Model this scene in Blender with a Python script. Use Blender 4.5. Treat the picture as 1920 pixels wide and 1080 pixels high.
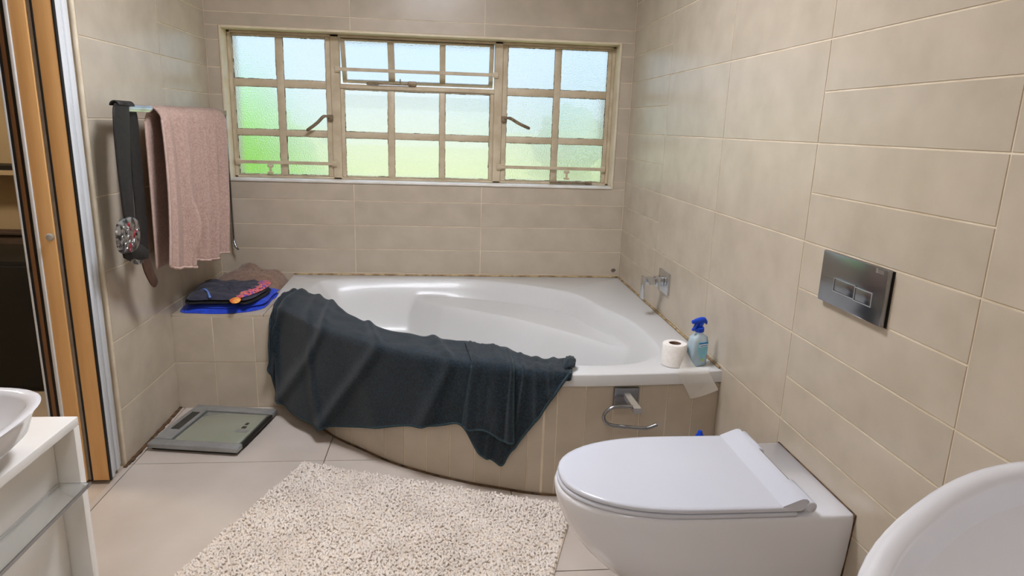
import bpy, bmesh, math, random
import numpy as np
from mathutils import Vector, Matrix, noise
random.seed(7)
S = bpy.context.scene
C = S.collection
for o in list(bpy.data.objects): bpy.data.objects.remove(o)

# ------------------------------------------------------------------ camera
F = 1248.0
CAM = Vector((0, 0, 1.3475))
M = Matrix(((0.9949665, -0.0952623, 0.0310927), (-0.0075971, 0.2376796, 0.9713139), (0.0999197, 0.9666610, -0.2357595)))
cd = bpy.data.cameras.new('camera'); cam = bpy.data.objects.new('camera', cd); C.objects.link(cam)
cd.sensor_width = 36; cd.lens = F / 1920 * 36; cd.clip_start = .02
R3 = Matrix((M[0], M[1], -M[2])).transposed()
cam.matrix_world = Matrix.Translation(CAM) @ R3.to_4x4()
S.camera = cam
# ------------------------------------------------------------------ view, world, sun, lamps
S.view_settings.view_transform = 'Standard'; S.view_settings.look = 'None'
S.view_settings.gamma = 1; S.view_settings.use_curve_mapping = False
S.view_settings.exposure = 0.0
S.cycles.use_denoising = True
S.cycles.max_bounces = 14; S.cycles.transmission_bounces = 8; S.cycles.diffuse_bounces = 6
S.cycles.sample_clamp_indirect = 12
w = bpy.data.worlds.new('sky'); S.world = w; w.use_nodes = True
wn = w.node_tree.nodes; wl = w.node_tree.links
bg = wn['Background']; bg.inputs['Color'].default_value = (.62, .80, 1.0, 1); bg.inputs['Strength'].default_value = 1.25
sd = bpy.data.lights.new('sun', 'SUN'); sd.energy = 5.5; sd.angle = .01; sd.color = (1, .95, .85)
so = bpy.data.objects.new('sun', sd); C.objects.link(so); so.rotation_euler = (math.radians(38), 0, math.radians(12)); so.location = (0, -4, 8)
FILL_W = 54.0

def W(px, py, ax, v):
    d = M.transposed() @ Vector(((px - 960) / F, -(py - 540) / F, 1.0))
    return CAM + d * ((v - CAM[ax]) / d[ax])
def plane_hit(px, py, p, n):
    d = M.transposed() @ Vector(((px - 960) / F, -(py - 540) / F, 1.0))
    return CAM + d * ((Vector(p) - CAM).dot(n) / d.dot(n))

# ------------------------------------------------------------------ helpers
def lin(c):
    r = []
    for v in c[:3]:
        v /= 255.0
        r.append(v / 12.92 if v <= .04045 else ((v + .055) / 1.055) ** 2.4)
    return (*r, 1)
def mat(name, col, rough=.5, col2=None, nscale=6, bump=0, bscale=60, metal=0, spec=.5, detail=6, trans=0, ior=1.45, coat=0, sheen=0, vary=0, contrast=(.35, .65), alpha=1, stretch=None):
    m = bpy.data.materials.new(name); m.use_nodes = True
    nt = m.node_tree; N = nt.nodes; L = nt.links; b = N['Principled BSDF']
    b.inputs['Base Color'].default_value = lin(col); b.inputs['Roughness'].default_value = rough
    b.inputs['Metallic'].default_value = metal; b.inputs['Specular IOR Level'].default_value = spec
    b.inputs['Transmission Weight'].default_value = trans; b.inputs['IOR'].default_value = ior
    b.inputs['Coat Weight'].default_value = coat; b.inputs['Sheen Weight'].default_value = sheen
    b.inputs['Alpha'].default_value = alpha
    tc = N.new('ShaderNodeTexCoord'); src = tc.outputs['Object']
    if stretch:
        mp = N.new('ShaderNodeMapping'); mp.inputs['Scale'].default_value = stretch; L.new(src, mp.inputs['Vector']); src = mp.outputs['Vector']
    if vary:
        oi = N.new('ShaderNodeObjectInfo'); mm = N.new('ShaderNodeVectorMath'); mm.operation = 'MULTIPLY_ADD'
        cb = N.new('ShaderNodeCombineXYZ')
        for k in range(3): L.new(oi.outputs['Random'], cb.inputs[k])
        mm.inputs[1].default_value = (37, 53, 71); L.new(cb.outputs[0], mm.inputs[0]); L.new(src, mm.inputs[2]); src = mm.outputs[0]
    if col2:
        n = N.new('ShaderNodeTexNoise'); n.inputs['Scale'].default_value = nscale; n.inputs['Detail'].default_value = detail
        L.new(src, n.inputs['Vector'])
        r = N.new('ShaderNodeValToRGB'); r.color_ramp.elements[0].position = contrast[0]; r.color_ramp.elements[1].position = contrast[1]
        r.color_ramp.elements[0].color = lin(col); r.color_ramp.elements[1].color = lin(col2)
        L.new(n.outputs['Fac'], r.inputs['Fac'])
        if vary:
            hv = N.new('ShaderNodeHueSaturation'); mr = N.new('ShaderNodeMapRange')
            mr.inputs['To Min'].default_value = 1 - vary; mr.inputs['To Max'].default_value = 1 + vary
            L.new(oi.outputs['Random'], mr.inputs['Value']); L.new(mr.outputs['Result'], hv.inputs['Value'])
            L.new(r.outputs['Color'], hv.inputs['Color']); L.new(hv.outputs['Color'], b.inputs['Base Color'])
        else: L.new(r.outputs['Color'], b.inputs['Base Color'])
    if bump:
        n2 = N.new('ShaderNodeTexNoise'); n2.inputs['Scale'].default_value = bscale; n2.inputs['Detail'].default_value = 3
        L.new(src, n2.inputs['Vector'])
        bp = N.new('ShaderNodeBump'); bp.inputs['Strength'].default_value = bump; bp.inputs['Distance'].default_value = .004
        L.new(n2.outputs['Fac'], bp.inputs['Height']); L.new(bp.outputs['Normal'], b.inputs['Normal'])
    return m

ORI = {}
def finish(o, name, verts, parent, base=None):
    """give the object an origin at its base and parent it"""
    xs = np.array([tuple(v) for v in verts])
    b = Vector(base) if base is not None else Vector(((xs[:, 0].min() + xs[:, 0].max()) / 2, (xs[:, 1].min() + xs[:, 1].max()) / 2, xs[:, 2].min()))
    for v in o.data.vertices: v.co -= b
    C.objects.link(o)
    if parent is not None:
        o.parent = parent; o.location = b - ORI[parent.name]
    else: o.location = b
    ORI[o.name] = b
    return o
def mk(name, verts, faces, m, parent=None, smooth=False, base=None):
    me = bpy.data.meshes.new(name); me.from_pydata([tuple(v) for v in verts], [], faces)
    bm = bmesh.new(); bm.from_mesh(me); bmesh.ops.recalc_face_normals(bm, faces=bm.faces); bm.to_mesh(me); bm.free()
    me.materials.append(m)
    if smooth:
        for p in me.polygons: p.use_smooth = True
    o = bpy.data.objects.new(name, me)
    return finish(o, name, verts, parent, base)
def mkbm(name, bm, m, parent=None, smooth=False, base=None, angle=None):
    bmesh.ops.recalc_face_normals(bm, faces=bm.faces)
    me = bpy.data.meshes.new(name); bm.to_mesh(me); bm.free(); me.materials.append(m)
    if smooth or angle:
        for p in me.polygons: p.use_smooth = True
        if angle: me.set_sharp_from_angle(angle=math.radians(angle))
    o = bpy.data.objects.new(name, me)
    return finish(o, name, [v.co.copy() for v in me.vertices], parent, base)
def bbox(bm, lo, hi, bev=0, seg=1, mtx=None):
    r = bmesh.ops.create_cube(bm, size=1)['verts']
    c = [(a + b) / 2 for a, b in zip(lo, hi)]; d = [abs(b - a) for a, b in zip(lo, hi)]
    for v in r: v.co = Vector((v.co.x * d[0] + c[0], v.co.y * d[1] + c[1], v.co.z * d[2] + c[2]))
    if bev:
        es = list({e for v in r for e in v.link_edges})
        g = bmesh.ops.bevel(bm, geom=es, offset=bev, segments=seg, affect='EDGES', profile=.5)
        r = list({v for f in g['faces'] for v in f.verts} | {v for v in r if v.is_valid})
    if mtx is not None:
        for v in r: v.co = mtx @ v.co
    return r
def box(name, lo, hi, m, parent=None, bev=0, seg=2, mtx=None):
    bm = bmesh.new(); bbox(bm, lo, hi, bev, seg, mtx)
    return mkbm(name, bm, m, parent, angle=35 if bev else None)
def tube_geo(pts, r, n=10, caps=True):
    pts = [Vector(p) for p in pts]; vs = []; fs = []
    rr = r if isinstance(r, (list, tuple)) else [r] * len(pts)
    T0 = (pts[1] - pts[0]).normalized(); up = Vector((0, 0, 1)) if abs(T0.z) < .9 else Vector((1, 0, 0))
    nrm = (up - T0 * up.dot(T0)).normalized()
    for i, p in enumerate(pts):
        T = (pts[min(i + 1, len(pts) - 1)] - pts[max(i - 1, 0)]).normalized()
        nrm = (nrm - T * nrm.dot(T)).normalized(); bn = T.cross(nrm)
        for k in range(n):
            a = 2 * math.pi * k / n
            vs.append(p + (nrm * math.cos(a) + bn * math.sin(a)) * rr[i])
    for i in range(len(pts) - 1):
        for k in range(n):
            fs.append((i * n + k, i * n + (k + 1) % n, (i + 1) * n + (k + 1) % n, (i + 1) * n + k))
    if caps: fs.append(tuple(range(n))); fs.append(tuple((len(pts) - 1) * n + k for k in range(n)))
    return vs, fs
def tube(name, pts, r, m, parent=None, n=10):
    v, f = tube_geo(pts, r, n); return mk(name, v, f, m, parent, smooth=True)
def lathe(name, prof, c, m, parent=None, n=40, sx=1, sy=1, smooth=True):
    vs = []; fs = []
    for (r, z) in prof:
        for k in range(n):
            a = 2 * math.pi * k / n; vs.append((c[0] + r * math.cos(a) * sx, c[1] + r * math.sin(a) * sy, c[2] + z))
    for i in range(len(prof) - 1):
        for k in range(n): fs.append((i * n + k, i * n + (k + 1) % n, (i + 1) * n + (k + 1) % n, (i + 1) * n + k))
    if prof[0][0] > 1e-6: fs.append(tuple(range(n)))
    if prof[-1][0] > 1e-6: fs.append(tuple((len(prof) - 1) * n + k for k in range(n)))
    o = mk(name, vs, fs, m, parent, smooth=smooth)
    if smooth: o.data.set_sharp_from_angle(angle=math.radians(40))
    return o
def loft(name, rings, m, parent=None, cap0=True, cap1=True, smooth=True, closed=True, angle=None):
    n = len(rings[0]); vs = [v for r in rings for v in r]; fs = []
    for i in range(len(rings) - 1):
        for k in range(n if closed else n - 1):
            fs.append((i * n + k, i * n + (k + 1) % n, (i + 1) * n + (k + 1) % n, (i + 1) * n + k))
    if cap0: fs.append(tuple(range(n)))
    if cap1: fs.append(tuple((len(rings) - 1) * n + k for k in range(n)))
    o = mk(name, vs, fs, m, parent, smooth=smooth)
    if angle: o.data.set_sharp_from_angle(angle=math.radians(angle))
    return o
def grid(name, P, m, parent=None, thick=0, smooth=True, offset=0):
    nu = len(P); nv = len(P[0]); vs = [p for row in P for p in row]; fs = []
    for i in range(nu - 1):
        for j in range(nv - 1): fs.append((i * nv + j, i * nv + j + 1, (i + 1) * nv + j + 1, (i + 1) * nv + j))
    o = mk(name, vs, fs, m, parent, smooth=smooth)
    if thick:
        md = o.modifiers.new('thickness', 'SOLIDIFY'); md.thickness = thick; md.offset = offset
    return o
def thing(name, loc, label, cat, group=None):
    o = bpy.data.objects.new(name, None); C.objects.link(o); o.location = loc; o.empty_display_size = .05
    ORI[o.name] = Vector(loc); return tag(o, label, cat, group)
def tag(o, label, cat, group=None):
    o['label'] = label; o['category'] = cat
    if group: o['group'] = group
    return o
def struct(o, label=None):
    o['kind'] = 'structure'
    if label: o['label'] = label
    return o
def catmull(P, n, closed=False):
    P = [Vector(p) for p in P]; out = []; k = len(P)
    segs = k if closed else k - 1
    for i in range(segs):
        if closed: a, b, c, d = P[(i - 1) % k], P[i], P[(i + 1) % k], P[(i + 2) % k]
        else: a, b, c, d = P[max(i - 1, 0)], P[i], P[i + 1], P[min(i + 2, k - 1)]
        for j in range(n):
            t = j / n
            out.append(.5 * ((2 * b) + (c - a) * t + (2 * a - 5 * b + 4 * c - d) * t * t + (3 * b - a - 3 * c + d) * t ** 3))
    if not closed: out.append(P[-1])
    return out
def resample(P, n):
    P = [Vector(p) for p in P]; L = [0]
    for a, b in zip(P, P[1:]): L.append(L[-1] + (b - a).length)
    out = []; j = 0
    for i in range(n):
        s = L[-1] * i / (n - 1)
        while j < len(P) - 2 and L[j + 1] < s: j += 1
        t = (s - L[j]) / max(L[j + 1] - L[j], 1e-9); out.append(P[j].lerp(P[j + 1], t))
    return out
def nz(x, y, z=0): return noise.noise(Vector((x, y, z)))
def sstep(a, b, x):
    t = max(0, min(1, (x - a) / (b - a))); return t * t * (3 - 2 * t)

# ------------------------------------------------------------------ materials
m_tile = mat('wall_tile_beige', (194, 182, 164), .27, (181, 169, 151), 8, bump=.03, bscale=30, vary=.035, stretch=(1, 1, 1.6), contrast=(.3, .72))
m_ftile = mat('floor_tile_beige', (197, 187, 177), .28, (184, 173, 162), 4, bump=.03, bscale=25, vary=.02, contrast=(.3, .72))
m_grout = mat('grout_cream', (226, 214, 192), .8, (206, 190, 164), 9)
m_fgrout = mat('floor_grout_brown', (122, 104, 84), .85, (96, 80, 64), 12)
m_plaster = mat('plaster_cream', (214, 202, 182), .7, (206, 193, 172), 4)
m_ceil = mat('ceiling_white', (236, 233, 226), .8, (230, 226, 218), 3)
m_reveal = mat('reveal_paint', (226, 214, 190), .35, (212, 198, 172), 10)
m_sill = mat('sill_white', (236, 234, 228), .25, (224, 220, 212), 8)
m_steel = mat('window_paint_cream', (208, 194, 168), .42, (188, 172, 145), 14, bump=.1, bscale=80)
m_putty = mat('old_putty_dark', (92, 78, 62), .8, (190, 176, 150), 60, contrast=(.42, .58))
m_brassy = mat('aged_fitting_metal', (150, 132, 108), .45, (110, 94, 74), 40, metal=.3)
m_acrylic = mat('bath_acrylic_white', (210, 210, 209), .34, (205, 205, 204), 2, coat=.1)
m_ceramic = mat('ceramic_white', (224, 225, 230), .12, (219, 220, 226), 2, coat=.3)
m_lid = mat('toilet_lid_white_plastic', (204, 207, 216), .22, (200, 203, 213), 2)
m_chrome = mat('chrome', (205, 208, 212), .12, metal=1)
m_chrome_dk = mat('brushed_chrome', (150, 152, 156), .22, metal=1)
m_flush = mat('flush_plate_dark_chrome', (150, 153, 158), .2, metal=1)
m_knob = mat('satin_nickel', (190, 186, 178), .35, (176, 172, 164), 20, metal=.5)
m_black = mat('black_rubber', (14, 13, 13), .55, (24, 22, 21), 20)
m_alu = mat('aluminium_pale', (226, 230, 234), .32, (212, 216, 220), 20, metal=.12, stretch=(1, 1, .05))
m_greystrip = mat('grey_hinge_strip', (150, 142, 132), .5, (136, 128, 118), 30)
m_wood = mat('honey_wood', (236, 188, 128), .42, (222, 170, 108), 26, stretch=(1, 1, .06), bump=.04, bscale=80)
m_wood_dk = mat('dark_brown_wood', (132, 92, 58), .45, (112, 76, 46), 26, stretch=(1, 1, .06))
m_white = mat('white_gloss_lacquer', (243, 242, 238), .18, (232, 229, 223), 3)
m_glassy = mat('clear_acrylic', (240, 244, 244), .04, trans=.92, ior=1.3)
m_silicone = mat('stained_silicone', (196, 172, 128), .5, (132, 100, 62), 24, contrast=(.4, .62))
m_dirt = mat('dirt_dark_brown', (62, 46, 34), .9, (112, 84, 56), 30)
m_teal = mat('terry_teal', (9, 20, 27), .95, (24, 46, 59), 130, bump=.9, bscale=330, sheen=.18, detail=4)
m_teal_hem = mat('terry_teal_hem', (50, 70, 78), .9, (40, 60, 68), 80, bump=.3, bscale=300)
m_pink = mat('terry_dusty_pink', (194, 167, 155), .95, (176, 148, 136), 120, bump=1.0, bscale=200, sheen=.04, detail=4)
m_pink_hem = mat('terry_pink_hem', (204, 178, 166), .9, (190, 162, 150), 60, bump=.3, bscale=300)
m_leather = mat('black_leather', (20, 18, 17), .6, (34, 30, 28), 40, bump=.15, bscale=120)
m_brownleather = mat('brown_leather', (84, 56, 40), .5, (62, 40, 28), 30, bump=.1, bscale=120)
m_silver = mat('antique_silver', (176, 174, 172), .3, (60, 56, 56), 42, metal=.85, contrast=(.45, .6))
m_red = mat('red_enamel', (150, 34, 42), .35, (120, 24, 34), 40)
m_brownfab = mat('brown_towel_fabric', (146, 120, 104), .95, (126, 101, 86), 60, bump=.5, bscale=260, sheen=.2)
m_blue = mat('royal_blue_fabric', (18, 72, 214), .8, (12, 50, 176), 22, bump=.2, bscale=200, sheen=.2)
m_navy = mat('dark_navy_fabric', (58, 58, 74), .9, (42, 42, 56), 30, bump=.2, bscale=240, sheen=.1)
m_blackfab = mat('black_fabric', (16, 16, 20), .9, (26, 26, 30), 30, bump=.2, bscale=240)
m_ltblue = mat('light_blue_tape', (108, 140, 206), .8, (84, 114, 186), 60)
m_rugbase = mat('rug_backing_cream', (220, 208, 194), .95, (204, 188, 168), 40, bump=.4, bscale=160)
m_rug = mat('rug_chenille_cream', (230, 221, 212), .95, (217, 207, 197), 7, sheen=.3)
m_scale = mat('scale_silver_plastic', (168, 170, 170), .34, (158, 160, 160), 30, metal=.5)
m_scaleglass = mat('scale_glass_grey_green', (146, 150, 134), .08, (138, 142, 126), 3, coat=.6)
m_lcd = mat('lcd_dark', (40, 42, 42), .12, (52, 54, 52), 8)
m_paper = mat('tissue_paper', (240, 236, 230), .95, (232, 227, 220), 60, bump=.2, bscale=120)
m_card = mat('cardboard_core', (132, 104, 84), .9, (118, 92, 74), 40)
m_bluepl = mat('blue_trigger_plastic', (10, 72, 205), .3, (8, 62, 190), 10)
m_label = mat('label_pale_aqua', (150, 208, 224), .35, (120, 192, 216), 26)
m_labelw = mat('label_white', (226, 240, 246), .35)
m_labelb = mat('label_blue', (36, 134, 206), .35)
m_labely = mat('label_yellow_green', (186, 208, 84), .35)
m_darkroom = mat('black_cabinet', (14, 13, 14), .5, (22, 20, 20), 8)
m_shade = mat('brown_headboard', (86, 70, 58), .7, (76, 60, 50), 10)
m_bedwall = mat('bedroom_wall_beige', (190, 170, 136), .8, (182, 160, 126), 4)
m_lawn = mat('lawn_grass', (158, 168, 100), .95, (174, 178, 116), .6, bump=.3, bscale=20)
m_bush = mat('bush_green', (126, 184, 66), .8, (92, 150, 52), 3)
m_bushdk = mat('tree_dark_green', (70, 112, 76), .8, (84, 128, 84), 3)
m_house = mat('neighbour_wall_pale', (196, 198, 212), .85, (186, 188, 202), 2)
m_roof = mat('neighbour_roof_grey', (176, 178, 184), .8, (164, 166, 172), 6)
# translucent blue bottle
m_bottle = mat('bottle_clear_blue', (222, 240, 248), .15, trans=.5, ior=1.3)
m_liquid = mat('liquid_pale_blue', (172, 216, 236), .15, trans=.2, ior=1.33)
# tissue that lets light through
def tissue():
    m = bpy.data.materials.new('thin_tissue_sheet'); m.use_nodes = True; N = m.node_tree.nodes; L = m.node_tree.links
    N.remove(N['Principled BSDF']); out = N['Material Output']
    d = N.new('ShaderNodeBsdfDiffuse'); d.inputs[0].default_value = lin((240, 236, 228))
    t = N.new('ShaderNodeBsdfTransparent'); t.inputs[0].default_value = (1, 1, 1, 1)
    x = N.new('ShaderNodeMixShader'); x.inputs[0].default_value = .5
    L.new(d.outputs[0], x.inputs[1]); L.new(t.outputs[0], x.inputs[2]); L.new(x.outputs[0], out.inputs[0]); return m
m_tissue = tissue()
# obscure glass: mostly rough refraction, partly straight-through
def obscure():
    m = bpy.data.materials.new('obscure_frosted_glass'); m.use_nodes = True; N = m.node_tree.nodes; L = m.node_tree.links
    N.remove(N['Principled BSDF']); out = N['Material Output']
    g = N.new('ShaderNodeBsdfRefraction'); g.inputs['Color'].default_value = (.97, .98, 1, 1); g.inputs['Roughness'].default_value = .29; g.inputs['IOR'].default_value = 1.4
    t = N.new('ShaderNodeBsdfTransparent'); t.inputs[0].default_value = (.93, .95, .97, 1)
    gl = N.new('ShaderNodeBsdfGlossy'); gl.inputs['Roughness'].default_value = .25
    tc = N.new('ShaderNodeTexCoord'); n = N.new('ShaderNodeTexNoise'); n.inputs['Scale'].default_value = 150; n.inputs['Detail'].default_value = 2
    b = N.new('ShaderNodeBump'); b.inputs['Strength'].default_value = .9; b.inputs['Distance'].default_value = .006
    L.new(tc.outputs['Object'], n.inputs['Vector']); L.new(n.outputs['Fac'], b.inputs['Height'])
    for s in (g, gl): L.new(b.outputs['Normal'], s.inputs['Normal'])
    x = N.new('ShaderNodeMixShader'); x.inputs[0].default_value = .14
    L.new(g.outputs[0], x.inputs[1]); L.new(t.outputs[0], x.inputs[2])
    y = N.new('ShaderNodeMixShader'); y.inputs[0].default_value = .04
    L.new(x.outputs[0], y.inputs[1]); L.new(gl.outputs[0], y.inputs[2]); L.new(y.outputs[0], out.inputs[0]); return m
m_obscure = obscure()
def printed():
    m = mat('multicolour_print', (150, 50, 130), .8); N = m.node_tree.nodes; L = m.node_tree.links
    tc = N.new('ShaderNodeTexCoord'); n = N.new('ShaderNodeTexNoise'); n.inputs['Scale'].default_value = 34; n.inputs['Detail'].default_value = 3
    r = N.new('ShaderNodeValToRGB'); r.color_ramp.interpolation = 'CONSTANT'
    cols = [(70, 60, 150), (96, 80, 180), (170, 50, 130), (226, 160, 60), (196, 70, 140), (230, 110, 50), (60, 50, 120)]
    e = r.color_ramp.elements; e[0].position = 0; e[0].color = lin(cols[0]); e[1].position = .38; e[1].color = lin(cols[1])
    for k, p in enumerate((.45, .5, .545, .6, .66)): q = e.new(p); q.color = lin(cols[k + 2])
    L.new(tc.outputs['Object'], n.inputs['Vector']); L.new(n.outputs['Fac'], r.inputs['Fac']); L.new(r.outputs['Color'], N['Principled BSDF'].inputs['Base Color']); return m
m_print = printed()
m_orange = mat('orange_print', (236, 96, 48), .8, (240, 180, 90), 60)

# ------------------------------------------------------------------ room dimensions
XR, XL, YB = 1.030, -1.250, 3.803
RH = .1375
def zr(i): return 1.60325 - RH * i
CZ = 2.50; YF = -1.35; TH = .0018; GAP = .0045
DOOR0, DOOR1, DOORZ = 1.46, 2.52, 2.30      # opening in the left wall
WX0, WX1, WZ0, WZ1 = -1.182, .961, 1.012, 1.813   # window opening

# ------------------------------------------------------------------ structure
floor = struct(box('floor', (XL, YF, -.06), (XR, YB, -.004), m_fgrout), 'beige square floor tiles with thin brown joints')
ceil = struct(box('ceiling', (XL - .2, YF - .2, CZ), (XR + .2, YB + .3, CZ + .12), m_ceil))
wr = struct(box('wall_right', (XR + TH, YF - .2, -.06), (XR + .2, YB + .3, CZ), m_grout), 'beige tiled wall with pale grout beside the toilet')
wf = struct(box('wall_front', (XL - .2, YF - .2, -.06), (XR + TH, YF, CZ), m_plaster))
bm = bmesh.new(); Y0 = YB + TH; Y1 = YB + .3
bbox(bm, (XL - TH, Y0, -.06), (XR + TH, Y1, WZ0)); bbox(bm, (XL - TH, Y0, WZ1), (XR + TH, Y1, CZ))
bbox(bm, (XL - TH, Y0, WZ0), (WX0, Y1, WZ1)); bbox(bm, (WX1, Y0, WZ0), (XR + TH, Y1, WZ1))
wb = struct(mkbm('wall_back', bm, m_grout), 'beige tiled wall around the window')
bm = bmesh.new(); X0 = XL - .2; X1 = XL - TH
bbox(bm, (X0, DOOR1, -.06), (X1, Y1, CZ)); bbox(bm, (X0, YF, -.06), (X1, DOOR0, CZ)); bbox(bm, (X0, DOOR0, DOORZ), (X1, DOOR1, CZ))
wl_ = struct(mkbm('wall_left', bm, m_grout), 'beige tiled wall with the towel rail beside the doorway')

tcache = {}
def tile(a, b, parent, m, origin, ru, rv, rn, name='tile', th=None):
    """one tile, a x b metres; origin = back centre, axes u,v,n"""
    th = th or TH
    key = (round(a, 3), round(b, 3), m.name, round(th, 4))
    if key not in tcache:
        c = .0006; x, y = a / 2, b / 2
        vs = [(-x, -y, 0), (x, -y, 0), (x, y, 0), (-x, y, 0), (-x, -y, th - c), (x, -y, th - c), (x, y, th - c), (-x, y, th - c),
              (-x + c, -y + c, th), (x - c, -y + c, th), (x - c, y - c, th), (-x + c, y - c, th)]
        fs = [(3, 2, 1, 0), (8, 9, 10, 11)]
        for s in (0, 4):
            for k in range(4): fs.append((s + k, s + (k + 1) % 4, s + 4 + (k + 1) % 4, s + 4 + k))
        me = bpy.data.meshes.new('tile'); me.from_pydata(vs, [], fs); me.materials.append(m); tcache[key] = me
    o = bpy.data.objects.new(name, tcache[key]); C.objects.link(o)
    o.parent = parent
    rot = Matrix((ru, rv, rn)).transposed().to_4x4()
    o.matrix_local = Matrix.Translation(Vector(origin) - ORI[parent.name]) @ rot
    return o
EX, EY, EZ = Vector((1, 0, 0)), Vector((0, 1, 0)), Vector((0, 0, 1))
# right wall tiles
cols = [3.803, 3.143, 2.464, 1.807, 1.151, .495, -.16, -.82, -1.35]
def rows_for(step, zlo=0.0, zhi=CZ):
    r = [zr(i) for i in range(-8, 14) if i % step == 0]
    r = [z for z in r if zlo + .02 < z < zhi - .02]; return sorted([zlo, zhi] + r)
for c in range(len(cols) - 1):
    y1, y0 = cols[c], cols[c + 1]
    rs = rows_for(1 if c in (0, 3, 5, 7) else 2)
    for z0, z1 in zip(rs, rs[1:]):
        tile(y1 - y0 - GAP, z1 - z0 - GAP, wr, m_tile, (XR + TH, (y0 + y1) / 2, (z0 + z1) / 2), -EY, EZ, -EX)
# left wall tiles
for (y0, y1, st) in ((3.208, 3.803, 1), (2.535, 3.208, 2)):
    rs = rows_for(st)
    for z0, z1 in zip(rs, rs[1:]):
        tile(y1 - y0 - GAP, z1 - z0 - GAP, wl_, m_tile, (XL - TH, (y0 + y1) / 2, (z0 + z1) / 2), EY, EZ, EX)
for y0, y1 in ((.70, 1.455), (-.05, .70)):
    rs = rows_for(2)
    for z0, z1 in zip(rs, rs[1:]):
        tile(y1 - y0 - GAP, z1 - z0 - GAP, wl_, m_tile, (XL - TH, (y0 + y1) / 2, (z0 + z1) / 2), EY, EZ, EX)
# back wall tiles
bx = [XL, -.510, .202, XR]
def btile(x0, x1, z0, z1):
    if x1 - x0 < .012 or z1 - z0 < .012: return
    tile(x1 - x0 - GAP, z1 - z0 - GAP, wb, m_tile, ((x0 + x1) / 2, YB + TH, (z0 + z1) / 2), EX, EZ, -EY)
rs = rows_for(1, 0.0, WZ0)
for z0, z1 in zip(rs, rs[1:]):
    for x0, x1 in zip(bx, bx[1:]): btile(x0, x1, z0, z1)
rs = [WZ1] + [zr(i) for i in (-2, -4, -6)] + [CZ]
for z0, z1 in zip(rs, rs[1:]):
    for x0, x1 in zip(bx, bx[1:]): btile(x0, x1, z0, z1)
rs = rows_for(1, WZ0, WZ1)
for z0, z1 in zip(rs, rs[1:]):
    btile(XL, WX0, z0, z1); btile(WX1, XR, z0, z1)
# floor tiles
fx = [-1.25, -1.225, -.485, .255, 1.03]; fy = [3.803, 3.27, 2.53, 1.79, 1.05, .31, -.43, -1.17, -1.35]
for x0, x1 in zip(fx, fx[1:]):
    for y1, y0 in zip(fy, fy[1:]):
        tile(x1 - x0 - .004, y1 - y0 - .004, floor, m_ftile, ((x0 + x1) / 2, (y0 + y1) / 2, -.004), EX, EY, EZ, th=.004)
# dirt line and corner trim along the left wall
bm = bmesh.new()
for k in range(26):
    a = 2.50 + k * .022
    bbox(bm, (XL, a, 0), (XL + .012 + .016 * abs(nz(k * .7, 3)), a + .024, .004 + .006 * abs(nz(k * .9, 1))))
struct(mkbm('trim_1', bm, m_dirt), 'dirty dark gap where the left wall meets the floor')
struct(box('trim_2', (XL - .012, DOOR1 - .002, 0), (XL + .001, DOOR1 + .013, DOORZ), m_grout, bev=.003), 'cream edge strip on the end of the left wall')

# ------------------------------------------------------------------ window
win = bpy.data.objects.new('window_1', None); C.objects.link(win); win.location = ((WX0 + WX1) / 2, YB + .1, WZ0); ORI['window_1'] = win.location.copy()
struct(win, 'cream painted steel window with twenty one frosted panes')
YW = YB + .105
# reveal lining
bm = bmesh.new()
t = .012
bbox(bm, (WX0, YB - .004, WZ0), (WX0 + t, YB + .29, WZ1), .002); bbox(bm, (WX1 - t, YB - .004, WZ0), (WX1, YB + .29, WZ1), .002)
bbox(bm, (WX0 + t, YB - .004, WZ1 - t), (WX1 - t, YB + .29, WZ1), .002)
mkbm('reveal_lining', bm, m_reveal, win)
box('sill', (WX0 + t, YB - .008, WZ0), (WX1 - t, YB + .29, WZ0 + .014), m_sill, win, bev=.004)
xcols = [(-1.148, -.922), (-.884, -.660), (-.562, -.326), (-.290, -.040), (-.008, .244), (.340, .606), (.642, .910)]
zrows = [(1.556, 1.776), (1.290, 1.516), (1.044, 1.256)]
FX0, FX1, FZ0, FZ1 = WX0 + t, WX1 - t, WZ0 + .014, WZ1 - t
bm = bmesh.new()
fd = (YW - .02, YW + .025)
def fb(x0, x1, z0, z1, d0=None, d1=None, b=.003): bbox(bm, (x0, d0 if d0 else fd[0], z0), (x1, d1 if d1 else fd[1], z1), b)
fb(FX0, FX0 + .018, FZ0, FZ1); fb(FX1 - .018, FX1, FZ0, FZ1); fb(FX0, FX1, FZ0, FZ0 + .012); fb(FX0, FX1, FZ1 - .014, FZ1)
fb(-.632, -.584, FZ0, FZ1); fb(.266, .312, FZ0, FZ1); fb(-.584, .266, 1.522, 1.546)
mkbm('frame', bm, m_steel, win, angle=30)
def sash(x0, x1, z0, z1, cols_, rows_, name, y0, y1):
    """a sash ring plus its bars, bars as parts of it"""
    global bm
    bm = bmesh.new()
    cx0, cx1 = cols_[0][0], cols_[-1][1]; cz1, cz0 = rows_[0][1], rows_[-1][0]
    fb(x0, cx0, z0, z1, y0, y1); fb(cx1, x1, z0, z1, y0, y1); fb(cx0, cx1, z0, cz0, y0, y1); fb(cx0, cx1, cz1, z1, y0, y1)
    s = mkbm(name, bm, m_steel, win, angle=30)
    for a, b in zip(cols_, cols_[1:]): box('glazing_bar', (a[1], y0 + .004, cz0), (b[0], y1 - .004, cz1), m_steel, s, bev=.003)
    for a, b in zip(rows_, rows_[1:]):
        for c0, c1 in cols_: box('glazing_bar', (c0, y0 + .005, b[1]), (c1, y1 - .005, a[0]), m_steel, s, bev=.003)
    return s
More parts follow.
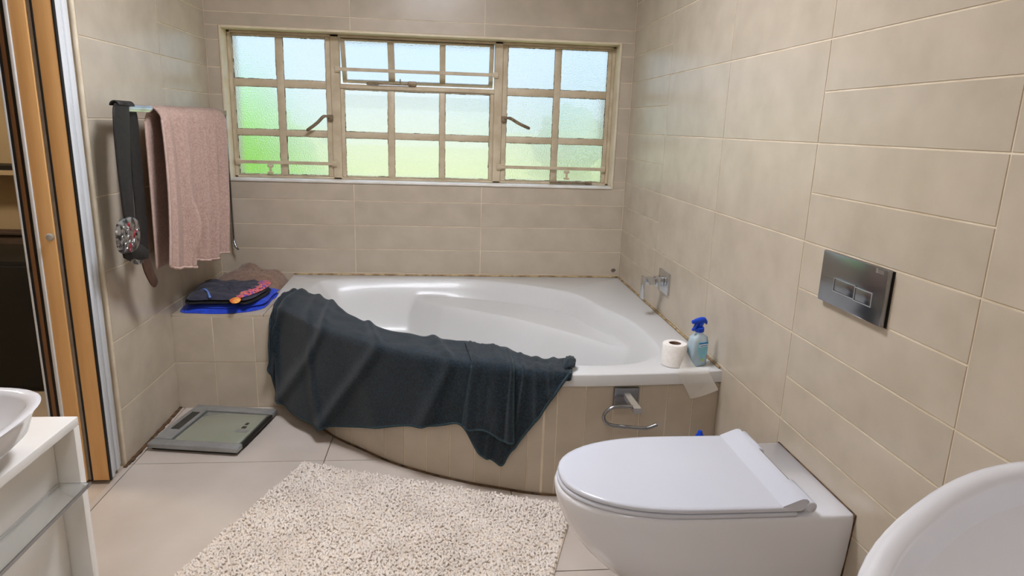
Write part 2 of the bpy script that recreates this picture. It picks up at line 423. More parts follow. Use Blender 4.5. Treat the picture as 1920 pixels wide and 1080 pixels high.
def panes(parent, cols_, rows_, y):
    for c0, c1 in cols_:
        for r0, r1 in rows_:
            mk('pane', [(c0, y, r0), (c1, y, r0), (c1, y, r1), (c0, y, r1)], [(0, 1, 2, 3)], m_obscure, parent)
            # crumbling putty round the pane
            b2 = bmesh.new(); k = .0035
            def strip(p, q):
                p = Vector(p); q = Vector(q); n = 9
                for i in range(n):
                    a = p.lerp(q, i / n); b = p.lerp(q, (i + 1) / n)
                    wv = k * (.35 + 1.3 * abs(nz(a.x * 31 + 5, a.z * 37, y)))
                    bbox(b2, (min(a.x, b.x) - wv, y - .005, min(a.z, b.z) - wv), (max(a.x, b.x) + wv, y - .001, max(a.z, b.z) + wv))
            strip((c0, y, r0), (c1, y, r0)); strip((c0, y, r1), (c1, y, r1)); strip((c0, y, r0), (c0, y, r1)); strip((c1, y, r0), (c1, y, r1))
            mkbm('putty', b2, m_putty, parent)
sl = sash(FX0 + .018, -.632, FZ0 + .012, FZ1 - .014, xcols[:2], zrows, 'casement_sash', YW - .014, YW + .02); panes(sl, xcols[:2], zrows, YW)
sr = sash(.312, FX1 - .018, FZ0 + .012, FZ1 - .014, xcols[5:], zrows, 'casement_sash', YW - .014, YW + .02); panes(sr, xcols[5:], zrows, YW)
sc = sash(-.584, .266, FZ0 + .012, 1.522, xcols[2:5], zrows[1:], 'fixed_light', YW - .014, YW + .02); panes(sc, xcols[2:5], zrows[1:], YW)
# top hung vent, tilted open outwards: build flat, then swing about its top edge
vent = bpy.data.objects.new('vent_sash', None); C.objects.link(vent); vent.parent = win
vh = Vector((-.159, YW, FZ1 - .016)); vent.location = vh - ORI['window_1']; ORI['vent_sash'] = vh
bm = bmesh.new()
vc = [(-.556, -.326), (-.290, -.040), (-.008, .238)]; vr = (1.562, 1.774)
fb(-.580, vc[0][0], 1.546, FZ1 - .016, YW - .012, YW + .014); fb(vc[2][1], .262, 1.546, FZ1 - .016, YW - .012, YW + .014)
fb(vc[0][0], vc[2][1], 1.546, vr[0], YW - .012, YW + .014); fb(vc[0][0], vc[2][1], vr[1], FZ1 - .016, YW - .012, YW + .014)
for a, b in zip(vc, vc[1:]): fb(a[1], b[0], vr[0], vr[1], YW - .009, YW + .011)
mkbm('sash_frame', bm, m_steel, vent, angle=30)
for c0, c1 in vc: mk('pane', [(c0, YW, vr[0]), (c1, YW, vr[0]), (c1, YW, vr[1]), (c0, YW, vr[1])], [(0, 1, 2, 3)], m_obscure, vent)
vent.rotation_euler = (math.radians(19), 0, 0)
# window furniture
def handle(x, z, dx, dz):
    b2 = bmesh.new(); bbox(b2, (x - .016, YW - .034, z - .02), (x + .016, YW - .014, z + .014), .004)
    h = mkbm('handle', b2, m_brassy, win, angle=30)
    s = 1 if dx > 0 else -1
    p = [Vector((x, YW - .036, z)), Vector((x + s * .03, YW - .05, z + .004)), Vector((x + dx * .55, YW - .055, z + dz * .45)), Vector((x + dx, YW - .05, z + dz))]
    tube('lever', catmull(p, 6), [.007] * 6 + [.009] * 12 + [.006], m_brassy, h, 8)
handle(-.640, 1.365, -.125, -.075); handle(.326, 1.388, .145, -.05)
def bar(x0, x1, z, y=YW - .03):
    b2 = bmesh.new(); bbox(b2, (x0, y - .004, z - .009), (x1, y + .004, z + .009), .002)
    o = mkbm('security_bar', b2, m_steel, win)
    for x in (x0 + .012, x1 - .012): box('bar_lug', (x - .014, y - .002, z - .016), (x + .014, YW - .016, z + .016), m_steel, o, bev=.003)
bar(-1.16, -.612, 1.112); bar(.29, .925, 1.119); bar(-.606, .286, 1.622)
def peg(x, z):
    b2 = bmesh.new(); bbox(b2, (x - .016, YW - .034, z - .032), (x + .016, YW - .016, z - .022), .003)
    bbox(b2, (x - .006, YW - .030, z - .024), (x + .006, YW - .020, z + .004), .002)
    bbox(b2, (x - .017, YW - .032, z + .002), (x + .017, YW - .018, z + .020), .006, 2)
    mkbm('stay_peg', b2, m_steel, win, angle=35)
peg(-.976, 1.082); peg(.700, 1.088)
b2 = bmesh.new(); bbox(b2, (-.40, YW - .034, 1.548), (-.20, YW - .026, 1.556), .001); bbox(b2, (-.44, YW - .036, 1.546), (-.37, YW - .02, 1.560), .004)
bbox(b2, (-.215, YW - .036, 1.545), (-.165, YW - .018, 1.572), .007, 2); bbox(b2, (-.258, YW - .036, 1.548), (-.252, YW - .026, 1.582), .001)
mkbm('window_stay', b2, m_brassy, win, angle=35)
b2 = bmesh.new(); bbox(b2, (.60, YW - .034, 1.036), (.82, YW - .027, 1.043), .001); bbox(b2, (.81, YW - .036, 1.032), (.85, YW - .02, 1.046), .004)
mkbm('window_stay', b2, m_brassy, win, angle=35)

# ------------------------------------------------------------------ bath
RZ = .49
apr = [(1.03, 2.262), (.85, 2.240), (.63, 2.228), (.50, 2.224), (.394, 2.230), (.302, 2.252), (.218, 2.284), (.128, 2.316), (.037, 2.358), (-.05, 2.402), (-.208, 2.500), (-.339, 2.616), (-.485, 2.750), (-.624, 2.935), (-.735, 3.07)]
APR = resample(catmull([Vector((a, b, 0)) for a, b in apr], 12), 400)
def normals(P):
    out = []
    for i in range(len(P)):
        T = (P[min(i + 1, len(P) - 1)] - P[max(i - 1, 0)]).normalized(); out.append(Vector((T.y, -T.x, 0)) if Vector((T.y, -T.x, 0)).y < 0 else Vector((-T.y, T.x, 0)))
    return out
APN = normals(APR)
RIMOUT = [p + n * .012 for p, n in zip(APR, APN)]
inner_px = [(590, 533), (620, 524), (760, 521), (900, 525), (1060, 546), (1130, 576), (1190, 606), (1235, 650), (1228, 670), (1180, 683), (1080, 685), (1000, 675), (930, 657), (760, 627), (690, 609), (620, 566), (582, 545)]
INP = []
for a, b in inner_px:
    p = W(a, b, 2, RZ); p.y = min(p.y, YB - .075); INP.append(p)
IN = catmull(INP, 10, True)
OUT = RIMOUT + [Vector((-.800, 3.16, 0)), Vector((-.832, 3.27, 0)), Vector((-.850, 3.45, 0)), Vector((-.858, YB - .003, 0)), Vector((XR - .003, YB - .003, 0)), Vector((XR - .003, 2.262, 0))]
BC = Vector((.10, 3.02, 0))
def star(poly, ang):
    d = Vector((math.cos(ang), math.sin(ang), 0)); best = 0
    for i in range(len(poly)):
        a = poly[i] - BC; b = poly[(i + 1) % len(poly)] - BC; a.z = b.z = 0
        den = d.x * (b.y - a.y) - d.y * (b.x - a.x)
        if abs(den) < 1e-9: continue
        tt = (a.x * (b.y - a.y) - a.y * (b.x - a.x)) / den; s = (a.x * d.y - a.y * d.x) / den
        if tt > 0 and -1e-6 <= s <= 1 + 1e-6: best = max(best, tt)
    return best
angs = [2 * math.pi * k / 320 for k in range(320)]
for c in OUT[-4:] + [OUT[0]]: angs.append(math.atan2(c.y - BC.y, c.x - BC.x) % (2 * math.pi))
angs = sorted(set(round(a, 5) for a in angs))
ro = [star(OUT, a) for a in angs]; ri = [star(IN, a) for a in angs]
def ring(rf, z): return [Vector((BC.x + math.cos(a) * r, BC.y + math.sin(a) * r, z)) for a, r in zip(angs, rf)]
LIPB = RZ - .046
rings = [ring([r - .03 for r in ro], LIPB), ring(ro, LIPB), ring(ro, RZ - .006), ring([r - .002 for r in ro], RZ - .002), ring([r - .007 for r in ro], RZ)]
rings.append(ring([min(i + .012, o - .012) for i, o in zip(ri, ro)], RZ))
SA, SB = Vector((.02, 3.52, 0)), Vector((.86, 2.70, 0))     # edge of the moulded seat
SN = Vector((-(SB - SA).y, (SB - SA).x, 0)).normalized()
def bath_z(x, y, t):
    d = .0
    d = .012 * sstep(0, .03, t) + .27 * sstep(.01, .24, t) ** .85 + .06 * sstep(.2, .55, t)
    z = RZ - d
    q = Vector((x, y, 0)) - SA; s = q.dot(SN); along = q.dot((SB - SA).normalized()) / (SB - SA).length
    s -= .07 * (4 * along * (1 - along)) * (1 if 0 < along < 1 else 0) - .07
    w_ = sstep(-.10, .06, s)
    zs = .115 + (.40 - .115) * w_ - .01 * sstep(.05, .4, s)
    zs = min(zs, RZ - .012 * sstep(0, .03, t) - .085 * sstep(.01, .15, t))
    return max(z, zs)
ts = [0, .008, .018, .03, .045] + [.06 + .0155 * q for q in range(60)]
ts_old = [0, .008, .018, .03, .045, .06, .08, .1, .12, .14, .16, .18, .2, .225, .25, .28, .31, .35, .39, .43, .48, .53, .58, .64, .7, .76, .82, .88, .94, .985]
for t in ts:
    rr_ = []
    for a, r in zip(angs, ri):
        x = BC.x + math.cos(a) * r * (1 - t); y = BC.y + math.sin(a) * r * (1 - t); rr_.append(Vector((x, y, bath_z(x, y, t))))
    rings.append(rr_)
bath = loft('corner_bath', rings, m_acrylic, None, cap0=False, cap1=True, angle=50)
tag(bath, 'white acrylic corner bath set into the tiled surround under the window', 'bathtub')
# tiled surround: core + vertical strips
core = []
for (off, z) in ((0.0, 0.0), (0.0, LIPB - .002)):
    core.append([p - n * .0022 + Vector((0, 0, z)) for p, n in zip(APR[::8] + [APR[-1]], APN[::8] + [APN[-1]])])
bm = bmesh.new(); N_ = len(core[0]); va = [bm.verts.new(p) for p in core[0]]; vb = [bm.verts.new(p) for p in core[1]]
ia = [bm.verts.new(p - n * .03) for p, n in zip(core[0], APN[::8] + [APN[-1]])]; ib = [bm.verts.new(p - n * .03) for p, n in zip(core[1], APN[::8] + [APN[-1]])]
for i in range(N_ - 1):
    bm.faces.new((va[i], va[i + 1], vb[i + 1], vb[i])); bm.faces.new((ia[i + 1], ia[i], ib[i], ib[i + 1]))
    bm.faces.new((vb[i], vb[i + 1], ib[i + 1], ib[i])); bm.faces.new((va[i + 1], va[i], ia[i], ia[i + 1]))
bm.faces.new((va[0], vb[0], ib[0], ia[0])); bm.faces.new((va[-1], ia[-1], ib[-1], vb[-1]))
LZ = .462
LYF = 3.078
bbox(bm, (XL, LYF - .005, 0), (-.742, LYF + .08, LZ - .0135)); bbox(bm, (-.90, LYF + .08, LIPB - .05), (-.78, YB, LIPB - .003)); bbox(bm, (XL, LYF + .08, LZ - .06), (-.90, YB, LZ - .012))
sur = struct(mkbm('wall_bath_surround', bm, m_grout), 'curved beige tiled bath front and ledge')
# strips along the curve
SP = .1035
L_ = [0]
for a, b in zip(APR, APR[1:]): L_.append(L_[-1] + (b - a).length)
def along(s):
    for i in range(len(L_) - 1):
        if L_[i + 1] >= s:
            f = (s - L_[i]) / (L_[i + 1] - L_[i]); return APR[i].lerp(APR[i + 1], f), APN[i]
    return APR[-1], APN[-1]
s0 = 0.0
while s0 < L_[-1] - .02:
    s1 = min(s0 + SP, L_[-1]); p0, _ = along(s0 + GAP * .5); p1, _ = along(s1 - GAP * .5)
    u = (p0 - p1); wd = u.length; u.normalize(); n = Vector((-u.y, u.x, 0));
    if n.y > 0: n = -n
    u = EZ.cross(n)
    wdr = round(wd, 3) if abs(wd - (SP - GAP)) > .0015 else round(SP - GAP, 3)
    cz = (LIPB - .004)
    tile(wdr, cz - .004, sur, m_tile, (p0 + p1) / 2 + Vector((0, 0, cz / 2 + .001)) - n * .009, u, EZ, n, th=.009)
    s0 = s1
for x0, x1 in ((XL, -1.072), (-1.072, -.888), (-.888, -.738)):
    for z0, z1 in ((0, .228), (.228, LZ - .012)):
        tile(x1 - x0 - GAP, z1 - z0 - GAP, sur, m_tile, ((x0 + x1) / 2, LYF, (z0 + z1) / 2), EX, EZ, -EY, th=.007)
for y0, y1 in ((LYF - .006, 3.44), (3.44, YB)):
    x1 = -.84 if y0 < 3.2 else -.864
    tile(x1 - XL - GAP, y1 - y0 - GAP, sur, m_tile, ((XL + x1) / 2, (y0 + y1) / 2, LZ - .012), EX, EY, EZ, th=.012)
fpoly = [(-.838, LYF - .006), (-.744, LYF - .006), (-.752, 3.088), (-.811, 3.17), (-.838, 3.262)]
mk('tile', [Vector((x, y, LZ - .02)) for x, y in fpoly] + [Vector((x, y, LZ)) for x, y in fpoly], [(0, 1, 2, 3, 4), (5, 6, 7, 8, 9)] + [(k, (k + 1) % 5, 5 + (k + 1) % 5, 5 + k) for k in range(5)], m_tile, sur)
# silicone beads
bead = []
for k in range(60): bead.append((-.855 + (XR + .845) * k / 59, YB - .004 + .001 * nz(k, 1), RZ + .003 + .002 * nz(k * .8, 2)))
struct(tube('trim_3', bead, [.0045 + .0025 * abs(nz(k * .6, 5)) for k in range(60)], m_silicone, None, 6), 'stained sealant between the bath and the window wall')
bead = [(XR - .004, 2.27 + (YB - 2.28) * k / 49, RZ + .003 + .001 * nz(k * .8, 4)) for k in range(50)]
struct(tube('trim_4', bead, [.004 + .002 * abs(nz(k * .6, 8)) for k in range(50)], m_silicone, None, 6), 'stained sealant between the bath and the right wall')
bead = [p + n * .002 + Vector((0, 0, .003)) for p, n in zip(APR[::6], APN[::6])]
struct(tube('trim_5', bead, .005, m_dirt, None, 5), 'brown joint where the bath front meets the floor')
# small grey chip on the back wall
pc = W(1150, 507, 1, YB)
chp = [Vector((pc.x + .014 * math.cos(a) * (1 + .3 * nz(a, 3)), YB - .0006, pc.z + .011 * math.sin(a) * (1 + .3 * nz(a, 7)))) for a in [k * math.pi / 7 for k in range(14)]]
vs = chp + [c + Vector((0, .0012, 0)) for c in chp]
mk('chip_mark', vs, [tuple(range(14)), tuple(range(14, 28))] + [(k, (k + 1) % 14, 14 + (k + 1) % 14, 14 + k) for k in range(14)], mat('chip_grey', (110, 100, 86), .8, (90, 80, 68), 40), wb)

# ------------------------------------------------------------------ doorway: folding door, room beyond
YD = 2.385
door = bpy.data.objects.new('door_1', None); C.objects.link(door); door.location = (-1.33, YD, 0); ORI['door_1'] = Vector((-1.33, YD, 0))
struct(door, 'folding door of honey wood slats with black seals, folded open')
DT = DOORZ - .02; DB = .012
def post(name, x0, x1, y0, y1, m, bev=.002, parent=None): return box(name, (x0, y0, DB), (x1, y1, DT), m, parent or door, bev=bev)
slA = post('slat', -1.304, -1.246, YD, YD + .018, m_wood)
post('seal', -1.246, -1.2405, YD - .001, YD + .012, m_black, .001)
post('seal', -1.3105, -1.304, YD - .001, YD + .02, m_black, .001)
post('hinge_strip', -1.3235, -1.3105, YD + .004, YD + .02, m_greystrip)
slB = post('slat', -1.374, -1.3235, YD - .004, YD + .016, m_wood)
post('edge_strip', -1.386, -1.374, YD - .008, YD + .016, m_alu, .003)
post('seal', -1.399, -1.386, YD, YD + .016, m_black, .001)
post('slat', -1.413, -1.399, YD - .002, YD + .016, m_wood_dk)
post('seal', -1.423, -1.413, YD, YD + .016, m_black, .001)
post('edge_strip', -1.429, -1.423, YD - .003, YD + .016, m_alu, .001)
# folded stack behind the front slat: aluminium ridges toward the room
for k in range(4):
    y = YD + .0125 + k * .028
    o = post('folded_slat', -1.42, -1.2395 - .006 * (k % 2) - .004 * k, y, y + .0275, m_alu, .008)
kb = W(93, 445, 1, YD - .03)
lathe('knob', [(.0, .034), (.010, .033), (.0135, .026), (.012, .018), (.006, .012), (.0055, 0)], (0, 0, 0), m_knob, slB, 20)
k = slB.children[0]; k.rotation_euler = (math.radians(90), 0, math.radians(8)); k.location = Vector((kb.x - .004, YD - .003, kb.z)) - ORI[slB.name]
struct(box('trim_6', (XL - .2, DOOR0, DOORZ - .018), (XL - .02, DOOR1, DOORZ), m_alu), 'head track of the folding door')
# bedroom beyond the doorway
bx0, by0, by1 = -3.4, .2, 4.1
struct(box('floor_bedroom', (bx0, by0, -.06), (XL, by1, -.004), mat('bedroom_floor_tile', (188, 174, 158), .4, (176, 160, 142), 6)))
struct(box('wall_bedroom_left', (bx0 - .1, by0 - .1, -.06), (bx0, by1 + .1, CZ), m_bedwall))
struct(box('wall_bedroom_back', (bx0, by1, -.06), (XL - .2, by1 + .1, CZ), m_bedwall))
struct(box('wall_bedroom_front', (bx0, by0 - .1, -.06), (XL - .2, by0, CZ), m_bedwall))
struct(box('ceiling_bedroom', (bx0 - .1, by0 - .1, CZ), (XL - .2, by1 + .1, CZ + .1), m_ceil))

# ------------------------------------------------------------------ outside
lv = [(-16, YB + .35, -.30), (16, YB + .35, -.30), (16, 30, 1.05), (-16, 30, 1.05), (-16, YB + .35, -.5), (16, YB + .35, -.5), (16, 30, -.5), (-16, 30, -.5)]
lawn = mk('lawn', lv, [(0, 1, 2, 3), (4, 5, 6, 7), (0, 1, 5, 4), (1, 2, 6, 5), (2, 3, 7, 6), (3, 0, 4, 7)], m_lawn); lawn['kind'] = 'structure'; lawn['label'] = 'sunlit yellow green lawn beyond the frosted glass'
def leafy(name, c, r, m, label, cat, seed, group=None, squash=1.0):
    bm = bmesh.new(); bmesh.ops.create_icosphere(bm, subdivisions=4, radius=1)
    for v in bm.verts:
        d = v.co.normalized(); k = 1 + .22 * noise.noise(d * 2.2 + Vector((seed, 0, 0))) + .12 * noise.noise(d * 6 + Vector((0, seed, 0))) + .07 * noise.noise(d * 15)
        v.co = Vector((c[0] + d.x * r * k, c[1] + d.y * r * k, c[2] + d.z * r * k * squash))
    return tag(mkbm(name, bm, m, smooth=True), label, cat, group)
leafy('garden_bush', (-2.2, 7.0, .72), .92, m_bush, 'bright green bush behind the frosted glass of the left casement', 'bush', 1)
leafy('garden_shrub', (-1.55, 5.5, .22), .40, m_bushdk, 'dark green shrub in front of the bright green bush', 'bush', 4)
leafy('garden_tree', (2.75, 15, 1.05), .75, m_bushdk, 'far dark green tree behind the frosted glass of the right casement', 'tree', 9)
hs = thing('neighbour_house', (-.9, 24, .4), 'pale house beyond the lawn behind the middle of the window', 'house')
box('wall', (-3.6, 22, .4), (1.8, 26, 2.15), m_house, hs)
rv = [(-3.9, 21.7, 2.15), (2.1, 21.7, 2.15), (2.1, 26.3, 2.15), (-3.9, 26.3, 2.15), (-3.9, 24, 2.8), (2.1, 24, 2.8)]
mk('roof', rv, [(0, 1, 5, 4), (2, 3, 4, 5), (0, 4, 3), (1, 2, 5), (0, 3, 2, 1)], m_roof, hs)

# ------------------------------------------------------------------ fill lamps added out of view to brighten both rooms
def emis(name, col, st):
    m = bpy.data.materials.new(name); m.use_nodes = True; N = m.node_tree.nodes; b = N['Principled BSDF']
    b.inputs['Base Color'].default_value = (.9, .9, .9, 1); b.inputs['Emission Color'].default_value = lin(col); b.inputs['Emission Strength'].default_value = st; return m
def fill_lamp(x, y, z, r, st, col, label):
    t_ = thing('fill_lamp', (x, y, z - .07), label, 'lamp')
    lathe('rim_ring', [(r + .02, 0.0), (r + .025, .01), (r + .02, .069), (r, .069), (r, .0)], (x, y, z - .07), m_chrome_dk, t_, 40)
    lathe('diffuser', [(0, -.018), (r * .6, -.014), (r * .9, -.004), (r, .012), (r, .06), (0, .06)], (x, y, z - .07), emis('fill_lamp_diffuser', col, st), t_, 40)
fill_lamp(-.10, 2.15, CZ, .30, FILL_W, (244, 246, 255), 'added unseen ceiling lamp brightening the bathroom above the bath mat')  # added main fill, since window daylight alone leaves the room too dark
fill_lamp(-.30, -.50, CZ, .30, FILL_W * .4, (246, 247, 255), 'added unseen ceiling lamp brightening the bathroom from near the front wall')  # added weaker fill for the faces turned toward the camera
fill_lamp(-2.5, 2.6, CZ, .2, 70.0, (255, 240, 215), 'added unseen ceiling lamp brightening the bedroom beyond the doorway')  # added fill so the wall behind the doorway is not black

# ------------------------------------------------------------------ furniture seen in the bedroom
wd_ = thing('black_wardrobe', (-2.3, 3.55, 0), 'black cabinet in the room beyond the folding door', 'cabinet')
box('body', (-3.0, 3.3, 0), (-1.75, 3.75, .655), m_darkroom, wd_, bev=.006)
box('door', (-2.98, 3.285, .03), (-2.385, 3.302, .63), m_darkroom, wd_, bev=.003)
box('door', (-2.375, 3.285, .03), (-1.77, 3.302, .63), m_darkroom, wd_, bev=.003)
hb = thing('headboard', (-2.9, 4.02, 0), 'brown padded headboard behind the black cabinet', 'headboard')
box('panel', (-3.39, 3.98, 0), (-1.6, 4.05, .66), m_shade, hb, bev=.02)
box('rail', (-3.39, 3.965, .6605), (-1.6, 4.06, .685), m_shade, hb, bev=.01)
sh = thing('wall_shelf', (-2.9, 4.0, 1.02), 'dark wall shelf with a pale edge in the bedroom', 'shelf')
box('board', (-3.39, 3.92, 1.03), (-1.5, 4.098, 1.055), m_darkroom, sh); box('edge_strip', (-3.39, 3.912, 1.004), (-1.5, 3.93, 1.03), m_bedwall, sh)

# ------------------------------------------------------------------ toilet
TY, TX0, TX1 = 1.595, .296, XR - .002
def dshape(xf, xb, hw, cy, el=.34, n=25, r=.004):
    """D outline: straight sides, elliptical front at xf"""
    el = min(el, (xb - xf) * .7); pts = []
    pts.append((xb, cy - hw + r)); pts.append((xb - r, cy - hw))
    xs = xf + el
    for k in range(8): a = k / 8; pts.append((xb - r + (xs - xb + r) * (k + 1) / 9, cy - hw))
    for k in range(n):
        a = -math.pi / 2 + math.pi * k / (n - 1)
        ca, sa = math.cos(a), math.sin(a)
        pts.append((xs - el * math.copysign(abs(ca) ** .9, ca), cy + hw * math.copysign(abs(sa) ** .9, sa)))
    for k in range(8): pts.append((xs + (xb - r - xs) * (k + 1) / 9, cy + hw))
    pts.append((xb - r, cy + hw)); pts.append((xb, cy + hw - r)); return pts
def dring(xf, xb, hw, z, **k): return [Vector((x, y, z)) for x, y in dshape(xf, xb, hw, TY, **k)]
toi = thing('wall_hung_toilet', (.7, TY, .06), 'white wall hung toilet with closed lid beside the right wall', 'toilet')
prof = [(.74, .10, .065), (.66, .125, .075), (.575, .148, .10), (.50, .165, .14), (.435, .178, .19), (.385, .186, .24), (.345, .192, .29), (.318, .196, .34), (.303, .199, .385), (.298, .2, .412), (.301, .198, .422), (.308, .194, .426)]
loft('bowl', [dring(a, TX1, h_, z) for a, h_, z in prof], m_ceramic, toi, angle=60)
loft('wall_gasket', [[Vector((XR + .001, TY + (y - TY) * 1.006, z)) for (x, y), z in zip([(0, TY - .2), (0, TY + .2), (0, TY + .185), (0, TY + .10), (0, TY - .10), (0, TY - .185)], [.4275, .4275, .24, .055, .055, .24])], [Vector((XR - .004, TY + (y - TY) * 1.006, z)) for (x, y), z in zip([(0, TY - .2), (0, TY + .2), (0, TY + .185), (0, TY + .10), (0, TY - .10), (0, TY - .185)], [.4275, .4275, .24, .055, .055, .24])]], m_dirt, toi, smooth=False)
loft('seat', [dring(.309, .872, .196, .4265), dring(.304, .876, .200, .429), dring(.304, .876, .200, .436), dring(.308, .874, .197, .4385)], m_lid, toi, angle=60)
lid = loft('lid', [dring(.313, .872, .194, .440), dring(.307, .876, .199, .4425), dring(.307, .876, .199, .450), dring(.311, .874, .196, .4535), dring(.322, .87, .188, .4545)], m_lid, toi, angle=50)
rp = [(.835, .4545), (.872, .470), (.884, .4745), (.896, .474), (.902, .468), (.900, .455), (.885, .442), (.86, .441)]
loft('ridge', [[Vector((x, y, z)) for x, z in rp] for y in (TY - .197, TY - .195, TY + .195, TY + .197)], m_lid, lid, angle=40)
for y0, y1 in ((TY - .200, TY - .085), (TY + .085, TY + .200)):
    tube('hinge_barrel', [(.909, y0, .452), (.909, y0 + .003, .452), (.909, y1 - .003, .452), (.909, y1, .452)], [.012, .0145, .0145, .012], m_lid, toi, 18)
tube('hinge_rod', [(.909, TY - .09, .450), (.909, TY + .09, .450)], .010, m_greystrip, toi, 14)
for y in (TY - .13, TY + .13): lathe('hinge_foot', [(.016, .4262), (.016, .431), (.011, .44), (.0, .441)], (.909, y, 0), m_lid, toi, 20)

# flush plate
fp = thing('flush_plate', (XR - .01, 1.54, .915), 'dark chrome dual flush plate on the right wall above the toilet', 'flush plate')
FXp = XR - .016
box('plate', (FXp, 1.405, .916), (XR - .0015, 1.676, 1.052), m_flush, fp, bev=.0025)
box('backing', (XR - .002, 1.402, .914), (XR - .0002, 1.674, 1.050), m_black, fp)
def button(pa, pb):
    a = W(*pa, 0, FXp); b = W(*pb, 0, FXp)
    y0, y1 = min(a.y, b.y), max(a.y, b.y); z0, z1 = min(a.z, b.z), max(a.z, b.z)
    o = box('button', (FXp - .0025, y0, z0), (FXp + .002, y1, z1), m_flush, fp, bev=.0015)
    bm = bmesh.new(); e = .0022
    for lo, hi in (((y0 - e, z0 - e), (y1 + e, z0)), ((y0 - e, z1), (y1 + e, z1 + e)), ((y0 - e, z0), (y0, z1)), ((y1, z0), (y1 + e, z1))):
        bbox(bm, (FXp - .0032, lo[0], lo[1]), (FXp + .001, hi[0], hi[1]))
    mkbm('button_frame', bm, m_chrome, o)
button((1567, 522), (1601, 560)); button((1606, 539), (1633, 575))
a = W(1643, 507, 0, FXp); b = W(1657, 516, 0, FXp)
bm = bmesh.new(); bbox(bm, (FXp - .0012, a.y - .007, a.z - .006), (FXp + .001, a.y, a.z + .006), .001)
for k in range(3): bbox(bm, (FXp - .0012, b.y - .002, a.z - .004 + k * .003), (FXp + .001, a.y - .0085, a.z - .0022 + k * .003))
mkbm('maker_emblem', bm, m_chrome, fp)

# ------------------------------------------------------------------ basins
def superpts(cx, cy, a, b, rot, z, n=2.6, k=72):
    out = []
    for i in range(k):
        t_ = 2 * math.pi * i / k; c_, s_ = math.cos(t_), math.sin(t_)
        x = a * math.copysign(abs(c_) ** (2 / n), c_); y = b * math.copysign(abs(s_) ** (2 / n), s_)
        out.append(Vector((cx + x * math.cos(rot) - y * math.sin(rot), cy + x * math.sin(rot) + y * math.cos(rot), z)))
    return out
def vessel(name, cx, cy, a, b, rot, z0, h_, label, n, lip=.02, foot=.62):
    t_ = thing(name, (cx, cy, z0), label, 'basin')
    prof = [(foot * .96, 0), (foot, .004), (foot + .10, h_ * .22), (foot + .22, h_ * .5), (.955, h_ * .82), (.99, h_ * .95), (1.0, h_ * .985), (.994, h_), (.97, h_)]
    r = [superpts(cx, cy, a * s, b * s, rot, z0 + z, n) for s, z in prof]
    la, lb = a - lip, b - lip
    inn = [(1.0, h_ - .002), (.985, h_ - .010), (.95, h_ * .75), (.88, h_ * .48), (.74, h_ * .28), (.5, h_ * .18), (.2, h_ * .14), (.06, h_ * .13)]
    r += [superpts(cx, cy, la * s, lb * s, rot, z0 + z, n) for s, z in inn]
    loft('bowl', r, m_ceramic, t_, angle=70)
    lathe('drain', [(.03, h_ * .13), (.028, h_ * .13 + .005), (.0, h_ * .13 + .006)], (cx, cy, z0), m_chrome, t_, 24)
    return t_
rot = math.radians(33)
bcx, bcy = .672, .463
vb = vessel('pedestal_basin', bcx, bcy, .365, .225, rot, .80, .13, 'white oval pedestal basin standing near the right wall in the foreground', 2.35, lip=.024, foot=.45)
lathe('pedestal', [(.13, 0), (.135, .012), (.11, .05), (.085, .3), (.08, .6), (.10, .79), (.11, .80)], (bcx, bcy, 0), m_ceramic, vb, 40)
VZ, VX, VY1, VY0 = .70, -.80, 1.437, .15
vessel('vessel_basin', -1.0, 1.05, .240, .308, 0, VZ, .102, 'white vessel basin standing on the white vanity cabinet', 4.3, lip=.018, foot=.70)
# vanity
va_ = thing('vanity_cabinet', (-1.02, .8, 0), 'white gloss vanity cabinet with clear drawer handles by the doorway', 'cabinet')
box('top', (XL + .002, VY0, VZ - .020), (VX, VY1, VZ), m_white, va_, bev=.002)
box('side_panel', (XL + .002, VY1 - .022, .0), (VX, VY1, VZ - .0205), m_white, va_, bev=.0015)
box('side_panel', (XL + .002, VY0, .0), (VX, VY0 + .022, VZ - .0205), m_white, va_, bev=.0015)
box('carcass', (XL + .004, VY0 + .0225, .06), (VX - .065, VY1 - .0225, VZ - .0205), m_white, va_)
for z0, z1 in ((.535, .678), (.275, .525), (.07, .265)):
    d = box('drawer', (VX - .064, VY0 + .024, z0), (VX - .045, VY1 - .024, z1), m_white, va_, bev=.0015)
    hz = z0 + .014
    box('handle', (VX - .0448, VY0 + .03, hz), (VX + .022, VY1 - .028, hz + .006), m_glassy, d, bev=.001)
    box('handle_edge', (VX + .0222, VY0 + .03, hz - .001), (VX + .0245, VY1 - .028, hz + .007), m_chrome_dk, d)

# ------------------------------------------------------------------ towel rail, belt, pink towel
XB = XL + .085
rl = thing('towel_rail', (XL + .04, 3.1, 1.36), 'chrome towel rail fixed on the left wall', 'towel rail')
box('bar', (XB - .006, 2.575, 1.356), (XB + .006, 3.775, 1.382), m_chrome, rl, bev=.002)
for y in (2.82, 3.70):
    bk = box('bracket', (XL - .0002, y - .02, 1.345), (XL + .008, y + .02, 1.393), m_chrome, rl, bev=.002)
    box('arm', (XL + .008, y - .010, 1.360), (XB - .006, y + .010, 1.378), m_chrome, bk, bev=.002)
box('drop_strip', (XB - .004, 3.765, .69), (XB + .004, 3.775, 1.356), m_chrome_dk, rl, bev=.001)
tube('hook', [(XB, 3.77, .70), (XB + .002, 3.765, .68), (XB + .012, 3.755, .655), (XB + .028, 3.748, .64)], [.006, .007, .007, .005], m_chrome_dk, rl, 10)
